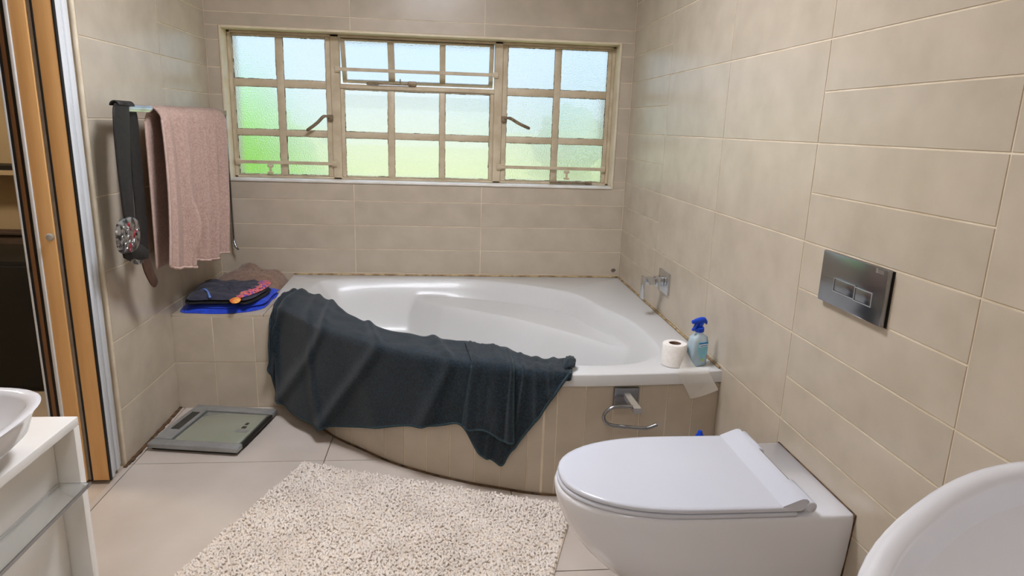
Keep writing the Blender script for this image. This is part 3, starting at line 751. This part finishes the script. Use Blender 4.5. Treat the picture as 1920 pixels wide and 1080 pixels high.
# belt
bl = thing('leather_belt', (XB, 2.6, .70), 'black leather belt with ornate silver buckle hanging on the towel rail', 'belt')
def ribbon(name, L, R, xs, m, parent, th=.005):
    rows = []
    A = [W(*p, 0, x) for p, x in zip(L, xs)]; B = [W(*p, 0, x) for p, x in zip(R, xs)]
    A = catmull(A, 6); B = catmull(B, 6)
    for a, b in zip(A, B): rows.append([a.lerp(b, t) + Vector((.003 * math.sin(math.pi * t), 0, 0)) for t in (0, .06, .3, .5, .7, .94, 1)])
    return grid(name, rows, m, parent, thick=th)
ribbon('front_strap', [(214, 194), (212, 206), (214, 250), (221, 320), (228, 375), (234, 415)], [(240, 193), (241, 205), (242, 250), (245, 320), (249, 375), (252, 414)], [XB + .004, XB + .014, XB + .016, XB + .016, XB + .016, XB + .016], m_leather, bl)
ribbon('back_strap', [(240, 193), (240, 210), (243, 260), (248, 330), (254, 400), (258, 470)], [(246, 196), (256, 215), (262, 270), (267, 330), (273, 400), (277, 468)], [XB + .002, XB - .014, XB - .014, XB - .014, XB - .014, XB - .010], m_leather, bl)
# strap over the bar
o0 = W(214, 196, 0, XB); o1 = W(241, 195, 0, XB)
ov = []
for k in range(9):
    a = math.pi * k / 8; ov.append([Vector((XB + .015 * math.cos(a), y, 1.376 + .016 * math.sin(a))) for y in (o0.y, (o0.y + o1.y) / 2, o1.y + .01)])
grid('strap_loop', ov, m_leather, bl, thick=.005)
bc = W(242, 441, 0, XB + .03)
def buckle_poly(c, ry, rz, x, seed):
    out = []
    for k in range(28):
        a = 2 * math.pi * k / 28; r_ = 1 + .05 * math.cos(4 * a + 3.4) + .05 * nz(math.cos(a) * 2 + seed, math.sin(a) * 2)
        out.append(Vector((x, c.y + ry * math.cos(a) * r_, c.z + rz * math.sin(a) * r_)))
    return out
bk = loft('buckle', [buckle_poly(bc, .085, .062, XB + .020, 1), buckle_poly(bc, .092, .068, XB + .024, 1), buckle_poly(bc, .09, .066, XB + .031, 1), buckle_poly(bc, .078, .056, XB + .034, 1)], m_silver, bl, angle=40)
rng = random.Random(3)
for k in range(16):
    a = rng.uniform(0, 6.28); r_ = rng.uniform(.2, .8); y = bc.y + .085 * r_ * math.cos(a); z = bc.z + .06 * r_ * math.sin(a)
    p = [(XB + .034, y + .012 * math.cos(t_ + a), z + .012 * math.sin(t_ * 1.3)) for t_ in [j * .55 for j in range(8)]]
    tube('scroll', p, [.002] + [.004] * 6 + [.0015], m_silver if k % 5 else m_red, bk, 6)
ribbon('keeper_band', [(233, 409), (234, 421)], [(253, 408), (254, 419)], [XB + .020, XB + .020], m_black, bl, .008)
lo_ = [W(*p, 0, XB + .012) for p in ((232, 462), (262, 458), (278, 470), (276, 488), (250, 490), (238, 484))]
loft('strap_bunch', [[p + Vector((-.012, 0, 0)) for p in lo_], [p + Vector((.006, 0, 0)) for p in lo_], [p.lerp(sum(lo_, Vector()) / 6, .25) + Vector((.014, 0, 0)) for p in lo_]], m_leather, bl)
b3 = [W(*p, 0, XB + .014) for p in ((244, 482), (262, 480), (264, 492), (256, 496), (248, 495))]
loft('inner_buckle', [[p for p in b3], [p + Vector((.01, 0, 0)) for p in b3]], m_silver, bl, smooth=False)
ribbon('belt_tip', [(264, 476), (266, 492), (272, 512), (281, 530), (287, 538)], [(279, 473), (282, 490), (288, 510), (295, 527), (291, 538)], [XB + .020] * 5, m_brownleather, bl)

# pink towel: front fall, back fall
pk = thing('hand_towel', (XB, 3.2, .66), 'dusty pink terry towel draped over the towel rail', 'towel')
top_px = [(300, 206), (322, 206), (345, 207), (368, 207), (390, 208), (405, 208), (420, 209)]
bot_px = [(314, 501), (335, 503), (352, 500), (356, 488), (393, 486), (397, 478), (424, 470)]
PLEATS = [(.04, .03, .016, .022), (.15, .12, .018, .042), (.26, -.03, .015, .030), (.36, .13, .018, .046), (.50, .03, .015, .034), (.62, .06, .017, .042), (.73, .0, .014, .030), (.83, .04, .016, .036), (.94, .0, .014, .026)]
NU, NV = 260, 50
XT = XB + .030
tp = resample([W(*p, 0, XT) for p in top_px], NU); bp_ = resample([W(*p, 0, XT) for p in bot_px], NU)
rows = []
for i in range(NU):
    u = i / (NU - 1); row = []
    for j in range(NV):
        v = j / (NV - 1); p = tp[i].lerp(bp_[i], v)
        amp = .013 + .007 * min(1, v * 1.6)
        ph = u + .035 * math.sin(v * 2.4 + u * 5) + .03 * (nz(u * 3, v * 1.5, 8)) * v
        f = 1.0 * math.sin(ph * 52 + .4) * (1 - .45 * v) + .9 * math.sin(ph * 15 + .8) * (.3 + .7 * v) + .35 * nz(u * 7, v * 2.5, 3)
        f = .25 * f
        pl = sum(am * math.exp(-((u - u0 - sl * v) / wd) ** 2) for u0, sl, wd, am in PLEATS) * (.75 + .25 * v)
        p = p + Vector((pl + amp * f * .75 + .012 * math.sin(v * 3), .012 * math.cos(u * 30) * v, 0))
        if v < .06:
            q = v / .06; p.x = (XB + .002) * (1 - q) ** 2 + p.x * (1 - (1 - q) ** 2); p.z = p.z + .012 * (1 - q)
        row.append(p)
    rows.append(row)
fr = grid('front_fall', rows, m_pink, pk, thick=.007)
hm = [r[-1] + Vector((.003, 0, 0)) for r in rows]
tube('hem', hm, .006, m_pink_hem, fr, 6)
tube('side_hem', [p + Vector((.001, -.003, 0)) for p in rows[0][3:]], .005, m_pink_hem, fr, 6)
rows = []
for i in range(40):
    u = i / 39; row = []
    for j in range(40):
        v = j / 39; zt = 1.372; zb = .72 + .05 * u
        y = 2.845 + (3.66 - 2.845) * u + .02 * v
        x = XB - .022 - .010 * math.sin(u * 22 + v) * v - .008 * v
        if v < .06: x = (XB + .002) * (1 - v / .06) + x * (v / .06)
        row.append(Vector((x, y, zt + .012 * max(0, 1 - v / .06) + (zb - zt) * v)))
    rows.append(row)
bf = grid('back_fall', rows, m_pink, pk, thick=.006)
tube('side_hem', [p + Vector((.0, -.003, 0)) for p in rows[0][3:]], .005, m_pink_hem, bf, 6)

# ------------------------------------------------------------------ teal towel over the bath edge
TZ = RZ + .010
cols_t = [((538, 562), (508, 596), (505, 648)), ((552, 556), (512, 591), (508, 690)), ((572, 552), (528, 590), (521, 735)), ((600, 558), (548, 606), (548, 772)),
          ((630, 573), (590, 622), (592, 795)), ((662, 596), (640, 640), (650, 799)), ((698, 611), (695, 655), (708, 799)), ((745, 625), (760, 669), (772, 796)),
          ((800, 634), (818, 683), (828, 795)), ((850, 641), (868, 691), (866, 797)), ((900, 647), (915, 697), (898, 848)), ((926, 651), (936, 699), (922, 860)), ((950, 656), (955, 700), (940, 869)), ((968, 662), (970, 701), (952, 853)),
          ((985, 668), (985, 702), (966, 835)), ((1020, 675), (1018, 703), (1005, 786)), ((1050, 674), (1045, 703), (1043, 733)), ((1073, 672), (1070, 700), (1070, 698))]
RIMX = RIMOUT
RNX = normals(RIMX)
def snap(p, off):
    i = min(range(len(RIMX)), key=lambda k: (RIMX[k].x - p.x) ** 2 + (RIMX[k].y - p.y) ** 2)
    q = RIMX[i] + RNX[i] * off; return Vector((q.x, q.y, p.z)), RNX[i].copy()
def drape(name, cols_, lift, m, parent, NU, folds, zoff=0, hem=True, front=-1):
    I, E_, B_ = [], [], []
    for k, (a, b, c) in enumerate(cols_):
        i_ = W(*a, 2, TZ + zoff); e = W(*b, 2, TZ + zoff)
        if k <= front:
            n = Vector(((0, 0, -.05, -.25, -.42, -.52)[k], -1, 0)).normalized()
            if k <= 2: e = W(*b, 1, LYF - .026); e.z = max(e.z, (.466, .486, .503)[k])
            else: e, _n = snap(e, .012 + lift)
            bt = plane_hit(c[0], c[1], e + n * .008, n)
        else:
            e, n = snap(e, .012 + lift); bt = plane_hit(c[0], c[1], e + n * .006, n)
        I.append(i_); E_.append(e); B_.append(bt)
    m_ = 12
    def par(P):
        P = catmull(P, m_); o = []
        for q in range(NU):
            x = (len(P) - 1) * q / (NU - 1); a_ = min(int(x), len(P) - 2); o.append(P[a_].lerp(P[a_ + 1], x - a_))
        return o
    I = par(I); E_ = par(E_); B_ = par(B_)
    rows = []
    for i in range(NU):
        u = i / (NU - 1); row = []
        a, e, b = I[i], E_[i], B_[i]
        out = Vector((e.x - a.x, e.y - a.y, 0)); out = out.normalized() if out.length > 1e-5 else Vector((0, -1, 0))
        prof = []
        for j in range(15): t_ = j / 14; prof.append((a.lerp(e, t_ * .93), 0, t_))
        prof.append((e + Vector((0, 0, -.004)) - out * .004, .0, 1)); prof.append((e + Vector((0, 0, -.014)) + out * .002, .03, 1))
        st = e + Vector((0, 0, -.025)) + out * .004
        for j in range(44): t_ = j / 43; prof.append((st.lerp(b, t_), .05 + .95 * t_, 1))
        for (p, v, tt) in prof:
            f = 0
            for (u0, sl, wd, amp) in folds:
                du = (u - u0 - sl * v) / wd; f += amp * math.exp(-du * du)
            k = .6 + .4 * v
            if front > 0 and v == 0: p = p + Vector((0, 0, .046 * min(1, tt * 6) * (1 - tt ** 7) * max(0, 1 - u / .24)))
            f = f * k + .007 * nz(u * 9, v * 2.2, 4.2) * min(1, .3 + v)
            if v == 0 and tt < 1: q = Vector((0, 0, 1)) * (max(0, f) + .004 * abs(nz(u * 26, tt * 3, 1)) + .006 * abs(nz(u * 14 + tt * 2.5, tt * 2, 9))) ; p = p + q
            else: p = p + out * (max(-.004, f) + .002) + Vector((0, 0, .4 * max(0, f) * (1 - v)))
            row.append(p)
        rows.append(row)
    o = grid(name, rows, m, parent, thick=.007, offset=0)
    if hem:
        tube('hem', [r[-1] for r in rows], .0055, m_teal_hem, o, 6); tube('side_hem', [p for p in rows[-1][1:]], .0055, m_teal_hem, o, 6)
        tube('side_hem', [p for p in rows[0][16:]], .0055, m_teal_hem, o, 6)
    return o
bt_ = thing('bath_towel', (-.2, 2.45, .1), 'dark teal terry bath towel draped over the curved bath edge', 'towel')
folds = [(.08, .05, .012, .020), (.12, -.06, .010, .026), (.175, .07, .010, .020), (.225, -.09, .012, .030), (.30, .05, .02, .010), (.345, -.10, .011, .028), (.43, .02, .02, .010), (.485, -.06, .012, .024), (.56, .02, .02, .010), (.62, .0, .012, .010), (.70, .0, .03, .010), (.80, .02, .015, .010), (.86, .03, .012, .014), (.915, .02, .012, .014)]
drape('main_sheet', cols_t, 0, m_teal, bt_, 200, folds, front=5)
flap = [((872, 643), (874, 686), (867, 797)), ((892, 645), (892, 690), (882, 806)), ((912, 648), (912, 693), (903, 805)), ((932, 652), (932, 697), (924, 812)), ((950, 657), (948, 698), (942, 824)), ((958, 664), (954, 699), (962, 829))]
drape('folded_flap', flap, .014, m_teal, bt_, 50, [(.1, .0, .08, .006), (.55, .1, .15, .012), (.85, .05, .06, .012)], zoff=.014)
cn = W(1066, 680, 2, TZ + .012)
bm = bmesh.new(); bmesh.ops.create_icosphere(bm, subdivisions=3, radius=1)
for v in bm.verts:
    d = v.co.normalized(); k = 1 + .28 * noise.noise(d * 2.5); k *= 1 + .25 * math.sin(9 * math.atan2(d.z, d.x)) * .5; v.co = Vector((cn.x + d.x * .022 * k + d.y * .012, cn.y + d.y * .04 * k - .015, max(RZ + .003, cn.z + .004 + d.z * .016 * k + d.y * .008)))
mkbm('twisted_corner', bm, m_teal, bt_, smooth=True)

# ------------------------------------------------------------------ clothes on the ledge
def lump(name, poly, z0, h_, m, parent, seed, wr_=.012, p=3.0, drop=None, wscale=9):
    c = sum(poly, Vector()) / len(poly); P_ = catmull(poly, 6, True); rings = []
    def zt(t_, x, y): return z0 + h_ * (1 - t_ ** p) + wr_ * (abs(nz(x * wscale, y * wscale * 2, seed)) + .5 * abs(nz(x * 22, y * 30, seed + 5))) * (1 - t_ ** 6)
    rings.append([Vector((q.x, q.y, z0)).lerp(Vector((c.x, c.y, z0)), .02) for q in P_])
    for t_ in (1, .985, .95, .9, .84, .76, .67, .57, .46, .34, .2, .06):
        rings.append([Vector((c.x + (q.x - c.x) * t_, c.y + (q.y - c.y) * t_, max(z0 + .002, zt(t_, c.x + (q.x - c.x) * t_, c.y + (q.y - c.y) * t_)))) for q in P_])
    return loft(name, rings, m, parent)
br = lump('folded_brown_towel', [Vector(p) for p in ((-1.225, 3.535, 0), (-1.10, 3.495, 0), (-.95, 3.495, 0), (-.872, 3.56, 0), (-.866, 3.68, 0), (-.90, 3.775, 0), (-1.08, 3.785, 0), (-1.22, 3.77, 0))], LZ, .070, m_brownfab, None, 3, .060, 4, wscale=7)
tag(br, 'crumpled brown towel lying in the corner of the tiled ledge', 'towel')
bpx = [(337, 580), (365, 588), (430, 586), (490, 577), (520, 560), (530, 546), (500, 536), (430, 540), (372, 552)]
bpoly = [W(*p, 2, LZ + .008) for p in bpx]
for p in bpoly: p.x = min(max(p.x, XL + .012), -.862); p.y = min(max(p.y, LYF + .005), 3.47)
bs = thing('blue_garment', (-1.05, 3.3, LZ), 'royal blue folded garment at the bottom of the clothes pile on the ledge', 'clothing')
g1 = lump('lower_fold', bpoly, LZ, .024, m_blue, bs, 11, .010, 7)
g2p = [p.lerp(sum(bpoly, Vector()) / len(bpoly), .06) + Vector((.012, .012, 0)) for p in bpoly]
for p in g2p: p.x = min(p.x, -.864)
lump('upper_fold', g2p, LZ + .020, .016, m_blue, bs, 14, .016, 7)
LZ2 = LZ + .011
kpx = [(347, 566), (375, 577), (430, 580), (462, 569), (490, 556), (512, 540), (480, 528), (430, 520), (385, 528), (362, 545)]
kpoly = [W(*p, 2, LZ2 + .04) for p in kpx]
for p in kpoly: p.x = min(max(p.x, XL + .012), -.88); p.y = min(max(p.y, LYF + .02), 3.47)
ks = thing('dark_shirt', (-1.07, 3.3, LZ2 + .03), 'folded dark navy shirt with a colourful print on the blue garment', 'clothing')
lump('under_fold', kpoly, LZ2 + .032, .016, m_blackfab, ks, 21, .006, 8)
k2 = [p.lerp(sum(kpoly, Vector()) / len(kpoly), .05) for p in kpoly]
lump('top_fold', k2, LZ2 + .047, .016, m_navy, ks, 24, .028, 6)
pp = [W(*p, 2, LZ2 + .066) for p in ((440, 548), (452, 538), (468, 534), (486, 526), (502, 524), (508, 530), (496, 540), (478, 548), (458, 555), (446, 556))]
lump('print_patch', pp, LZ2 + .060, .007, m_print, ks, 31, .006, 5)
pp = [W(*p, 2, LZ2 + .060) for p in ((430, 560), (440, 556), (452, 556), (448, 564), (436, 566))]
lump('print_spot', pp, LZ2 + .052, .009, m_orange, ks, 33, .003, 3)
ct = [W(*p, 2, LZ2 + .066) for p in ((376, 541), (384, 539), (392, 545), (396, 553), (395, 556), (391, 556), (388, 549), (381, 544))]
lump('collar_tape', ct, LZ2 + .060, .012, m_ltblue, ks, 35, .002, 3)
for a, b in (((452, 537), (455, 538)), ((460, 538), (471, 540))):
    p = W(*a, 2, LZ2 + .076); q = W(*b, 2, LZ2 + .076); box('print_mark', (p.x, p.y - .004, p.z - .016), (q.x, p.y + .004, p.z - .002), m_labelw, ks, bev=.001)

# ------------------------------------------------------------------ things on the bath rim
rc = Vector((.862, 2.312, RZ))
tr = thing('toilet_roll', rc, 'white toilet paper roll standing on the bath rim beside the spray bottle', 'toilet roll')
R_, H_, r_ = .0455, .086, .0225
lathe('paper', [(r_, .001), (R_ - .003, .001), (R_, .004), (R_, H_ - .004), (R_ - .003, H_), (r_ + .001, H_), (r_, H_ - .002), (r_, .001)], rc, m_paper, tr, 48)
lathe('core', [(r_ - .0002, .002), (r_ - .0002, H_ - .001), (r_ - .0016, H_ - .001), (r_ - .0016, .002), (r_ - .0002, .002)], rc, m_card, tr, 32)
ra = rc + Vector((R_ * .93, -R_ * .36, 0))
r0 = [Vector((ra.x + .001, ra.y, RZ + .082)), Vector((ra.x + .001, ra.y - .002, RZ + .045)), Vector((ra.x + .001, ra.y - .004, RZ + .004))]
A1 = W(1274, 702, 2, RZ + .003); B1 = W(1334, 701, 2, RZ + .003)
sheet_rows = []
top = [Vector((ra.x - .003, ra.y - .006, RZ + .060)), Vector((ra.x + .03, ra.y - .028, RZ + .006)), Vector((ra.x + .085, ra.y - .030, RZ + .003))]
def edge_y(x):
    i = min(range(len(RIMOUT)), key=lambda k: abs(RIMOUT[k].x - x)); return RIMOUT[i].y - .004
ed = [Vector((x, edge_y(x), RZ + .0025)) for x in (A1.x, (A1.x + B1.x) / 2, min(B1.x, XR - .02))]
bt2 = [plane_hit(1295, 748, (0, edge_y(.93) - .006, 0), Vector((0, -1, 0))), plane_hit(1322, 741, (0, edge_y(.93) - .008, 0), Vector((0, -1, 0))), plane_hit(1347, 731, (0, edge_y(.93) - .006, 0), Vector((0, -1, 0)))]
for a, b in ((top, ed), (ed, bt2)):
    for k in range(6 if a is top else 7):
        t_ = k / 6; pts = [p.lerp(q, t_) for p, q in zip(a, b)]; sheet_rows.append(resample(catmull(pts, 4), 9))
grid('loose_sheet', sheet_rows, m_tissue, tr)
# spray bottle
sc_ = Vector((.950, 2.310, RZ))
sb = thing('spray_bottle', sc_, 'clear pale blue spray bottle with a blue trigger on the bath rim', 'bottle')
def rrect(a, b, z, r=.5, c=sc_, rot=.35, n=4.0): return superpts(c.x, c.y, a, b, rot, c.z + z, n, 40)
loft('body', [rrect(.034, .020, .0005), rrect(.0375, .0235, .004), rrect(.0375, .0235, .07), rrect(.0365, .0225, .098), rrect(.033, .0205, .112), rrect(.02, .016, .122, n=2.5), rrect(.0125, .0125, .127, n=2), rrect(.0125, .0125, .134, n=2)], m_bottle, sb, angle=60)
loft('liquid', [rrect(.033, .0195, .002), rrect(.036, .022, .005), rrect(.036, .022, .072)], m_liquid, sb, angle=60)
cr = math.cos(.35); sr_ = math.sin(.35)
def bl_(x, y, z): return Vector((sc_.x + x * cr - y * sr_, sc_.y + x * sr_ + y * cr, sc_.z + z))
def lab(name, x0, x1, z0, z1, m, d): mk(name, [bl_(x0, -d, z0), bl_(x1, -d, z0), bl_(x1, -d, z1), bl_(x0, -d, z1), bl_(x0, -d + .001, z0), bl_(x1, -d + .001, z0), bl_(x1, -d + .001, z1), bl_(x0, -d + .001, z1)], [(0, 1, 2, 3), (4, 5, 6, 7), (0, 1, 5, 4), (1, 2, 6, 5), (2, 3, 7, 6), (3, 0, 4, 7)], m, sb)
lab('label', -.018, .028, .045, .096, m_label, .0247); lab('label_top_band', -.016, .026, .090, .0945, m_labelb, .0256); lab('label_white_band', -.014, .026, .078, .0885, m_labelw, .0256)
lab('label_drop', -.004, .018, .030, .052, m_label, .0256); lab('label_lettering', -.009, .022, .081, .0835, m_labelb, .0264); lab('label_tip', .002, .014, .022, .030, m_labely, .0250)
tube('dip_tube', [bl_(0, 0, .13), bl_(.002, 0, .01)], .0022, m_labelw, sb, 8)
def rr2(a, b, z): return superpts(sc_.x, sc_.y, a, b, .35, sc_.z + z, 2.2, 24)
loft('collar', [rr2(.0165, .0165, .132), rr2(.0175, .0175, .135), rr2(.0175, .0175, .148), rr2(.015, .015, .150)], m_bluepl, sb, angle=50)
hp = [(-.030, .172, .007, .0075), (-.026, .173, .008, .009), (-.012, .175, .010, .0105), (.006, .176, .011, .012), (.020, .174, .011, .012), (.028, .168, .009, .009), (.031, .162, .006, .006)]
hr = []
for x, z, b, h_ in hp: hr.append([bl_(x, b * math.cos(a), z + h_ * math.sin(a)) for a in [2 * math.pi * k / 16 for k in range(16)]])
hd = loft('trigger_head', hr, m_bluepl, sb)
loft('head_neck', [[bl_(dx + a * math.cos(t_), .9 * a * math.sin(t_), z) for t_ in [2 * math.pi * k / 16 for k in range(16)]] for dx, a, z in ((0, .0125, .149), (.003, .011, .158), (.006, .012, .170))], m_bluepl, sb)
tube('trigger_lever', [bl_(-.012, 0, .168), bl_(-.017, 0, .158), bl_(-.024, 0, .147), bl_(-.033, 0, .139)], [.007, .007, .0065, .005], m_bluepl, sb, 10)
lathe('nozzle', [(.0075, 0), (.0075, .008), (.005, .010), (0, .010)], (0, 0, 0), m_bluepl, sb, 14)
nzl = [c for c in sb.children if c.name.startswith('nozzle')][0]; nzl.rotation_euler = (0, math.radians(-90), .35); nzl.location = bl_(-.027, 0, .172) - sc_

# ------------------------------------------------------------------ wall mixer
mx = thing('bath_mixer', (XR - .05, 2.965, .61), 'square chrome bath mixer with lever on the right wall', 'tap')
box('wall_plate', (XR - .012, 2.895, .610), (XR + .0002, 3.032, .712), m_chrome, mx, bev=.002)
box('body', (XR - .050, 2.945, .642), (XR - .012, 2.988, .684), m_chrome, mx, bev=.003)
box('cartridge', (XR - .100, 2.950, .648), (XR - .050, 2.983, .680), m_chrome, mx, bev=.002)
box('lever', (XR - .112, 2.948, .578), (XR - .100, 2.985, .686), m_chrome, mx, bev=.002)

# ------------------------------------------------------------------ paper holder on the bath front
HY = 2.228 - .006
hd_ = thing('paper_holder', (.68, HY, .29), 'chrome toilet paper holder on the curved bath front', 'paper holder')
box('back_plate', (.616, HY - .009, .358), (.708, HY + .004, .436), m_chrome_dk, hd_, bev=.0015)
bm = bmesh.new()
a0 = [Vector(p) for p in ((.650, HY - .008, .418), (.672, HY - .008, .418), (.672, HY - .008, .398), (.650, HY - .008, .398))]
e0 = [Vector(p) for p in ((.672, HY - .075, .385), (.700, HY - .075, .385), (.700, HY - .075, .365), (.672, HY - .075, .365))]
loft('arm', [a0, e0], m_chrome, hd_, smooth=False); bm.free()
hk = [plane_hit(x, y, (0, HY - .066, 0), Vector((0, -1, 0))) for x, y in ((1186, 763), (1165, 762), (1147, 765), (1135, 774), (1132, 784), (1137, 793), (1150, 798), (1180, 801), (1208, 803), (1216, 802), (1232, 796))]
tube('hook_rod', catmull(hk, 6), .0065, m_chrome_dk, hd_, 12)

# ------------------------------------------------------------------ blue cleaner bottle behind the toilet
cb_ = Vector((.905, 2.10, 0))
ck = thing('cleaner_bottle', cb_, 'blue capped cleaner bottle standing on the floor behind the toilet', 'bottle')
lathe('body', [(.034, 0), (.037, .005), (.037, .15), (.03, .185), (.016, .205), (.016, .215)], cb_, m_labelw, ck, 28)
ctop = plane_hit(1293, 810, cb_, Vector((0, -1, 0))).z
lathe('cap', [(.018, .214), (.018, ctop - .02), (.009, ctop - .004), (.007, ctop + .004), (0, ctop + .005)], cb_, m_bluepl, ck, 24)

# ------------------------------------------------------------------ bathroom scale
sx = Vector((.389, -.064, 0)).normalized(); sy = Vector((-sx.y, sx.x, 0)); s_c = Vector((-.995, 2.802, 0))
scm = Matrix.Translation(s_c) @ Matrix((sx, sy, EZ)).transposed().to_4x4()
scl = thing('bathroom_scale', s_c, 'silver bathroom scale with glass platform on the floor beside the bath ledge', 'scale')
hw, hd2 = .192, .20
box('base', (-hw + .012, -hd2 + .012, .004), (hw - .012, hd2 - .012, .018), m_black, scl, bev=.003, mtx=scm)
for x in (-hw + .05, hw - .05):
    for y in (-hd2 + .05, hd2 - .05):
        lathe('foot', [(.016, 0), (.018, .002), (.018, .005)], scm @ Vector((x, y, 0)), m_black, scl, 16)
box('front_rail', (-hw, -hd2, .014), (hw, -hd2 + .05, .036), m_scale, scl, bev=.006, mtx=scm)
box('back_rail', (-hw, hd2 - .055, .014), (hw, hd2, .036), m_scale, scl, bev=.006, mtx=scm)
lr = box('display_rail', (-hw, -hd2 + .0505, .014), (-hw + .075, hd2 - .0555, .036), m_scale, scl, bev=.003, mtx=scm)
box('display', (-hw + .022, -.06, .0355), (-hw + .058, .115, .0372), m_lcd, lr, mtx=scm)
box('side_rail', (hw - .012, -hd2 + .0505, .014), (hw, hd2 - .0555, .030), m_black, scl, bev=.002, mtx=scm)
gl = box('glass_platform', (-hw + .085, -hd2 + .0505, .018), (hw - .018, hd2 - .066, .0325), m_scaleglass, scl, bev=.002, mtx=scm)
for y, wx in ((.0, .02), (.035, .014)): box('unit_mark', (hw - .075, y - .012, .0324), (hw - .075 + wx, y + .010, .0331), m_lcd, gl, mtx=scm)
box('badge', (hw - .085, -.05, .0324), (hw - .03, -.022, .0331), m_scale, gl, mtx=scm)

# ------------------------------------------------------------------ bath mat
ru = Vector((.97, -.339, 0)).normalized(); rv_ = Vector((-ru.y, ru.x, 0)) * -1
r0_ = Vector((-.566, 2.503, 0)); RW, RHt = 1.10, .75
rug = thing('bath_mat', r0_ + ru * RW / 2 + rv_ * RHt / 2, 'cream shaggy bath mat on the floor in front of the bath', 'bath mat')
bm = bmesh.new()
def rp_(u, v, z): return r0_ + ru * u + rv_ * v + Vector((0, 0, z))
outl = []
def corner(cx, cy, a0, r=.03):
    for k in range(6): a = a0 + math.pi / 2 * k / 5; outl.append((cx + r * math.cos(a), cy + r * math.sin(a)))
corner(.03, .03, math.pi); corner(RW - .03, .03, 1.5 * math.pi); corner(RW - .03, RHt - .03, 0); corner(.03, RHt - .03, .5 * math.pi)
loft('backing', [[rp_(u, v, .0006) for u, v in outl], [rp_(u, v, .006) for u, v in outl], [rp_(RW / 2 + (u - RW / 2) * .99, RHt / 2 + (v - RHt / 2) * .99, .010) for u, v in outl]], m_rugbase, rug, smooth=False)
vs, fs = [], []
rg = random.Random(5)
nt_u, nt_v = 118, 80
for i in range(nt_u):
    for j in range(nt_v):
        u = .008 + (RW - .016) * (i + rg.random()) / nt_u; v = .008 + (RHt - .016) * (j + rg.random()) / nt_v
        a = rg.uniform(0, 6.28); ln = rg.uniform(.008, .015); hh = .016 + .004 * nz(u * 6, v * 6) + rg.uniform(-.003, .003)
        dx, dy = math.cos(a) * ln, math.sin(a) * ln
        c0 = Vector((u, v, .007)); c1 = Vector((u + dx * .5, v + dy * .5, hh)); c2 = Vector((u + dx, v + dy, hh - .004))
        for q in (c1, c2): q.x = min(max(q.x, -.004), RW + .004); q.y = min(max(q.y, -.004), RHt + .004)
        side = Vector((-math.sin(a), math.cos(a), 0)); b0 = len(vs)
        for c, rd in ((c0, .0034), (c1, .0042), (c2, .0034)):
            tn = (c2 - c0).normalized(); up = tn.cross(side)
            for k in range(5):
                t_ = 2 * math.pi * k / 5; p = c + side * (rd * math.cos(t_)) + up * (rd * math.sin(t_)); vs.append(rp_(p.x, p.y, p.z))
        for s in (0, 5):
            for k in range(5): fs.append((b0 + s + k, b0 + s + (k + 1) % 5, b0 + s + 5 + (k + 1) % 5, b0 + s + 5 + k))
        fs.append(tuple(b0 + 10 + k for k in range(5)))
me = bpy.data.meshes.new('pile'); me.from_pydata([tuple(v) for v in vs], [], fs); me.materials.append(m_rug)
for p in me.polygons: p.use_smooth = True
po = bpy.data.objects.new('pile', me); finish(po, 'pile', vs, rug); po['kind'] = 'stuff'
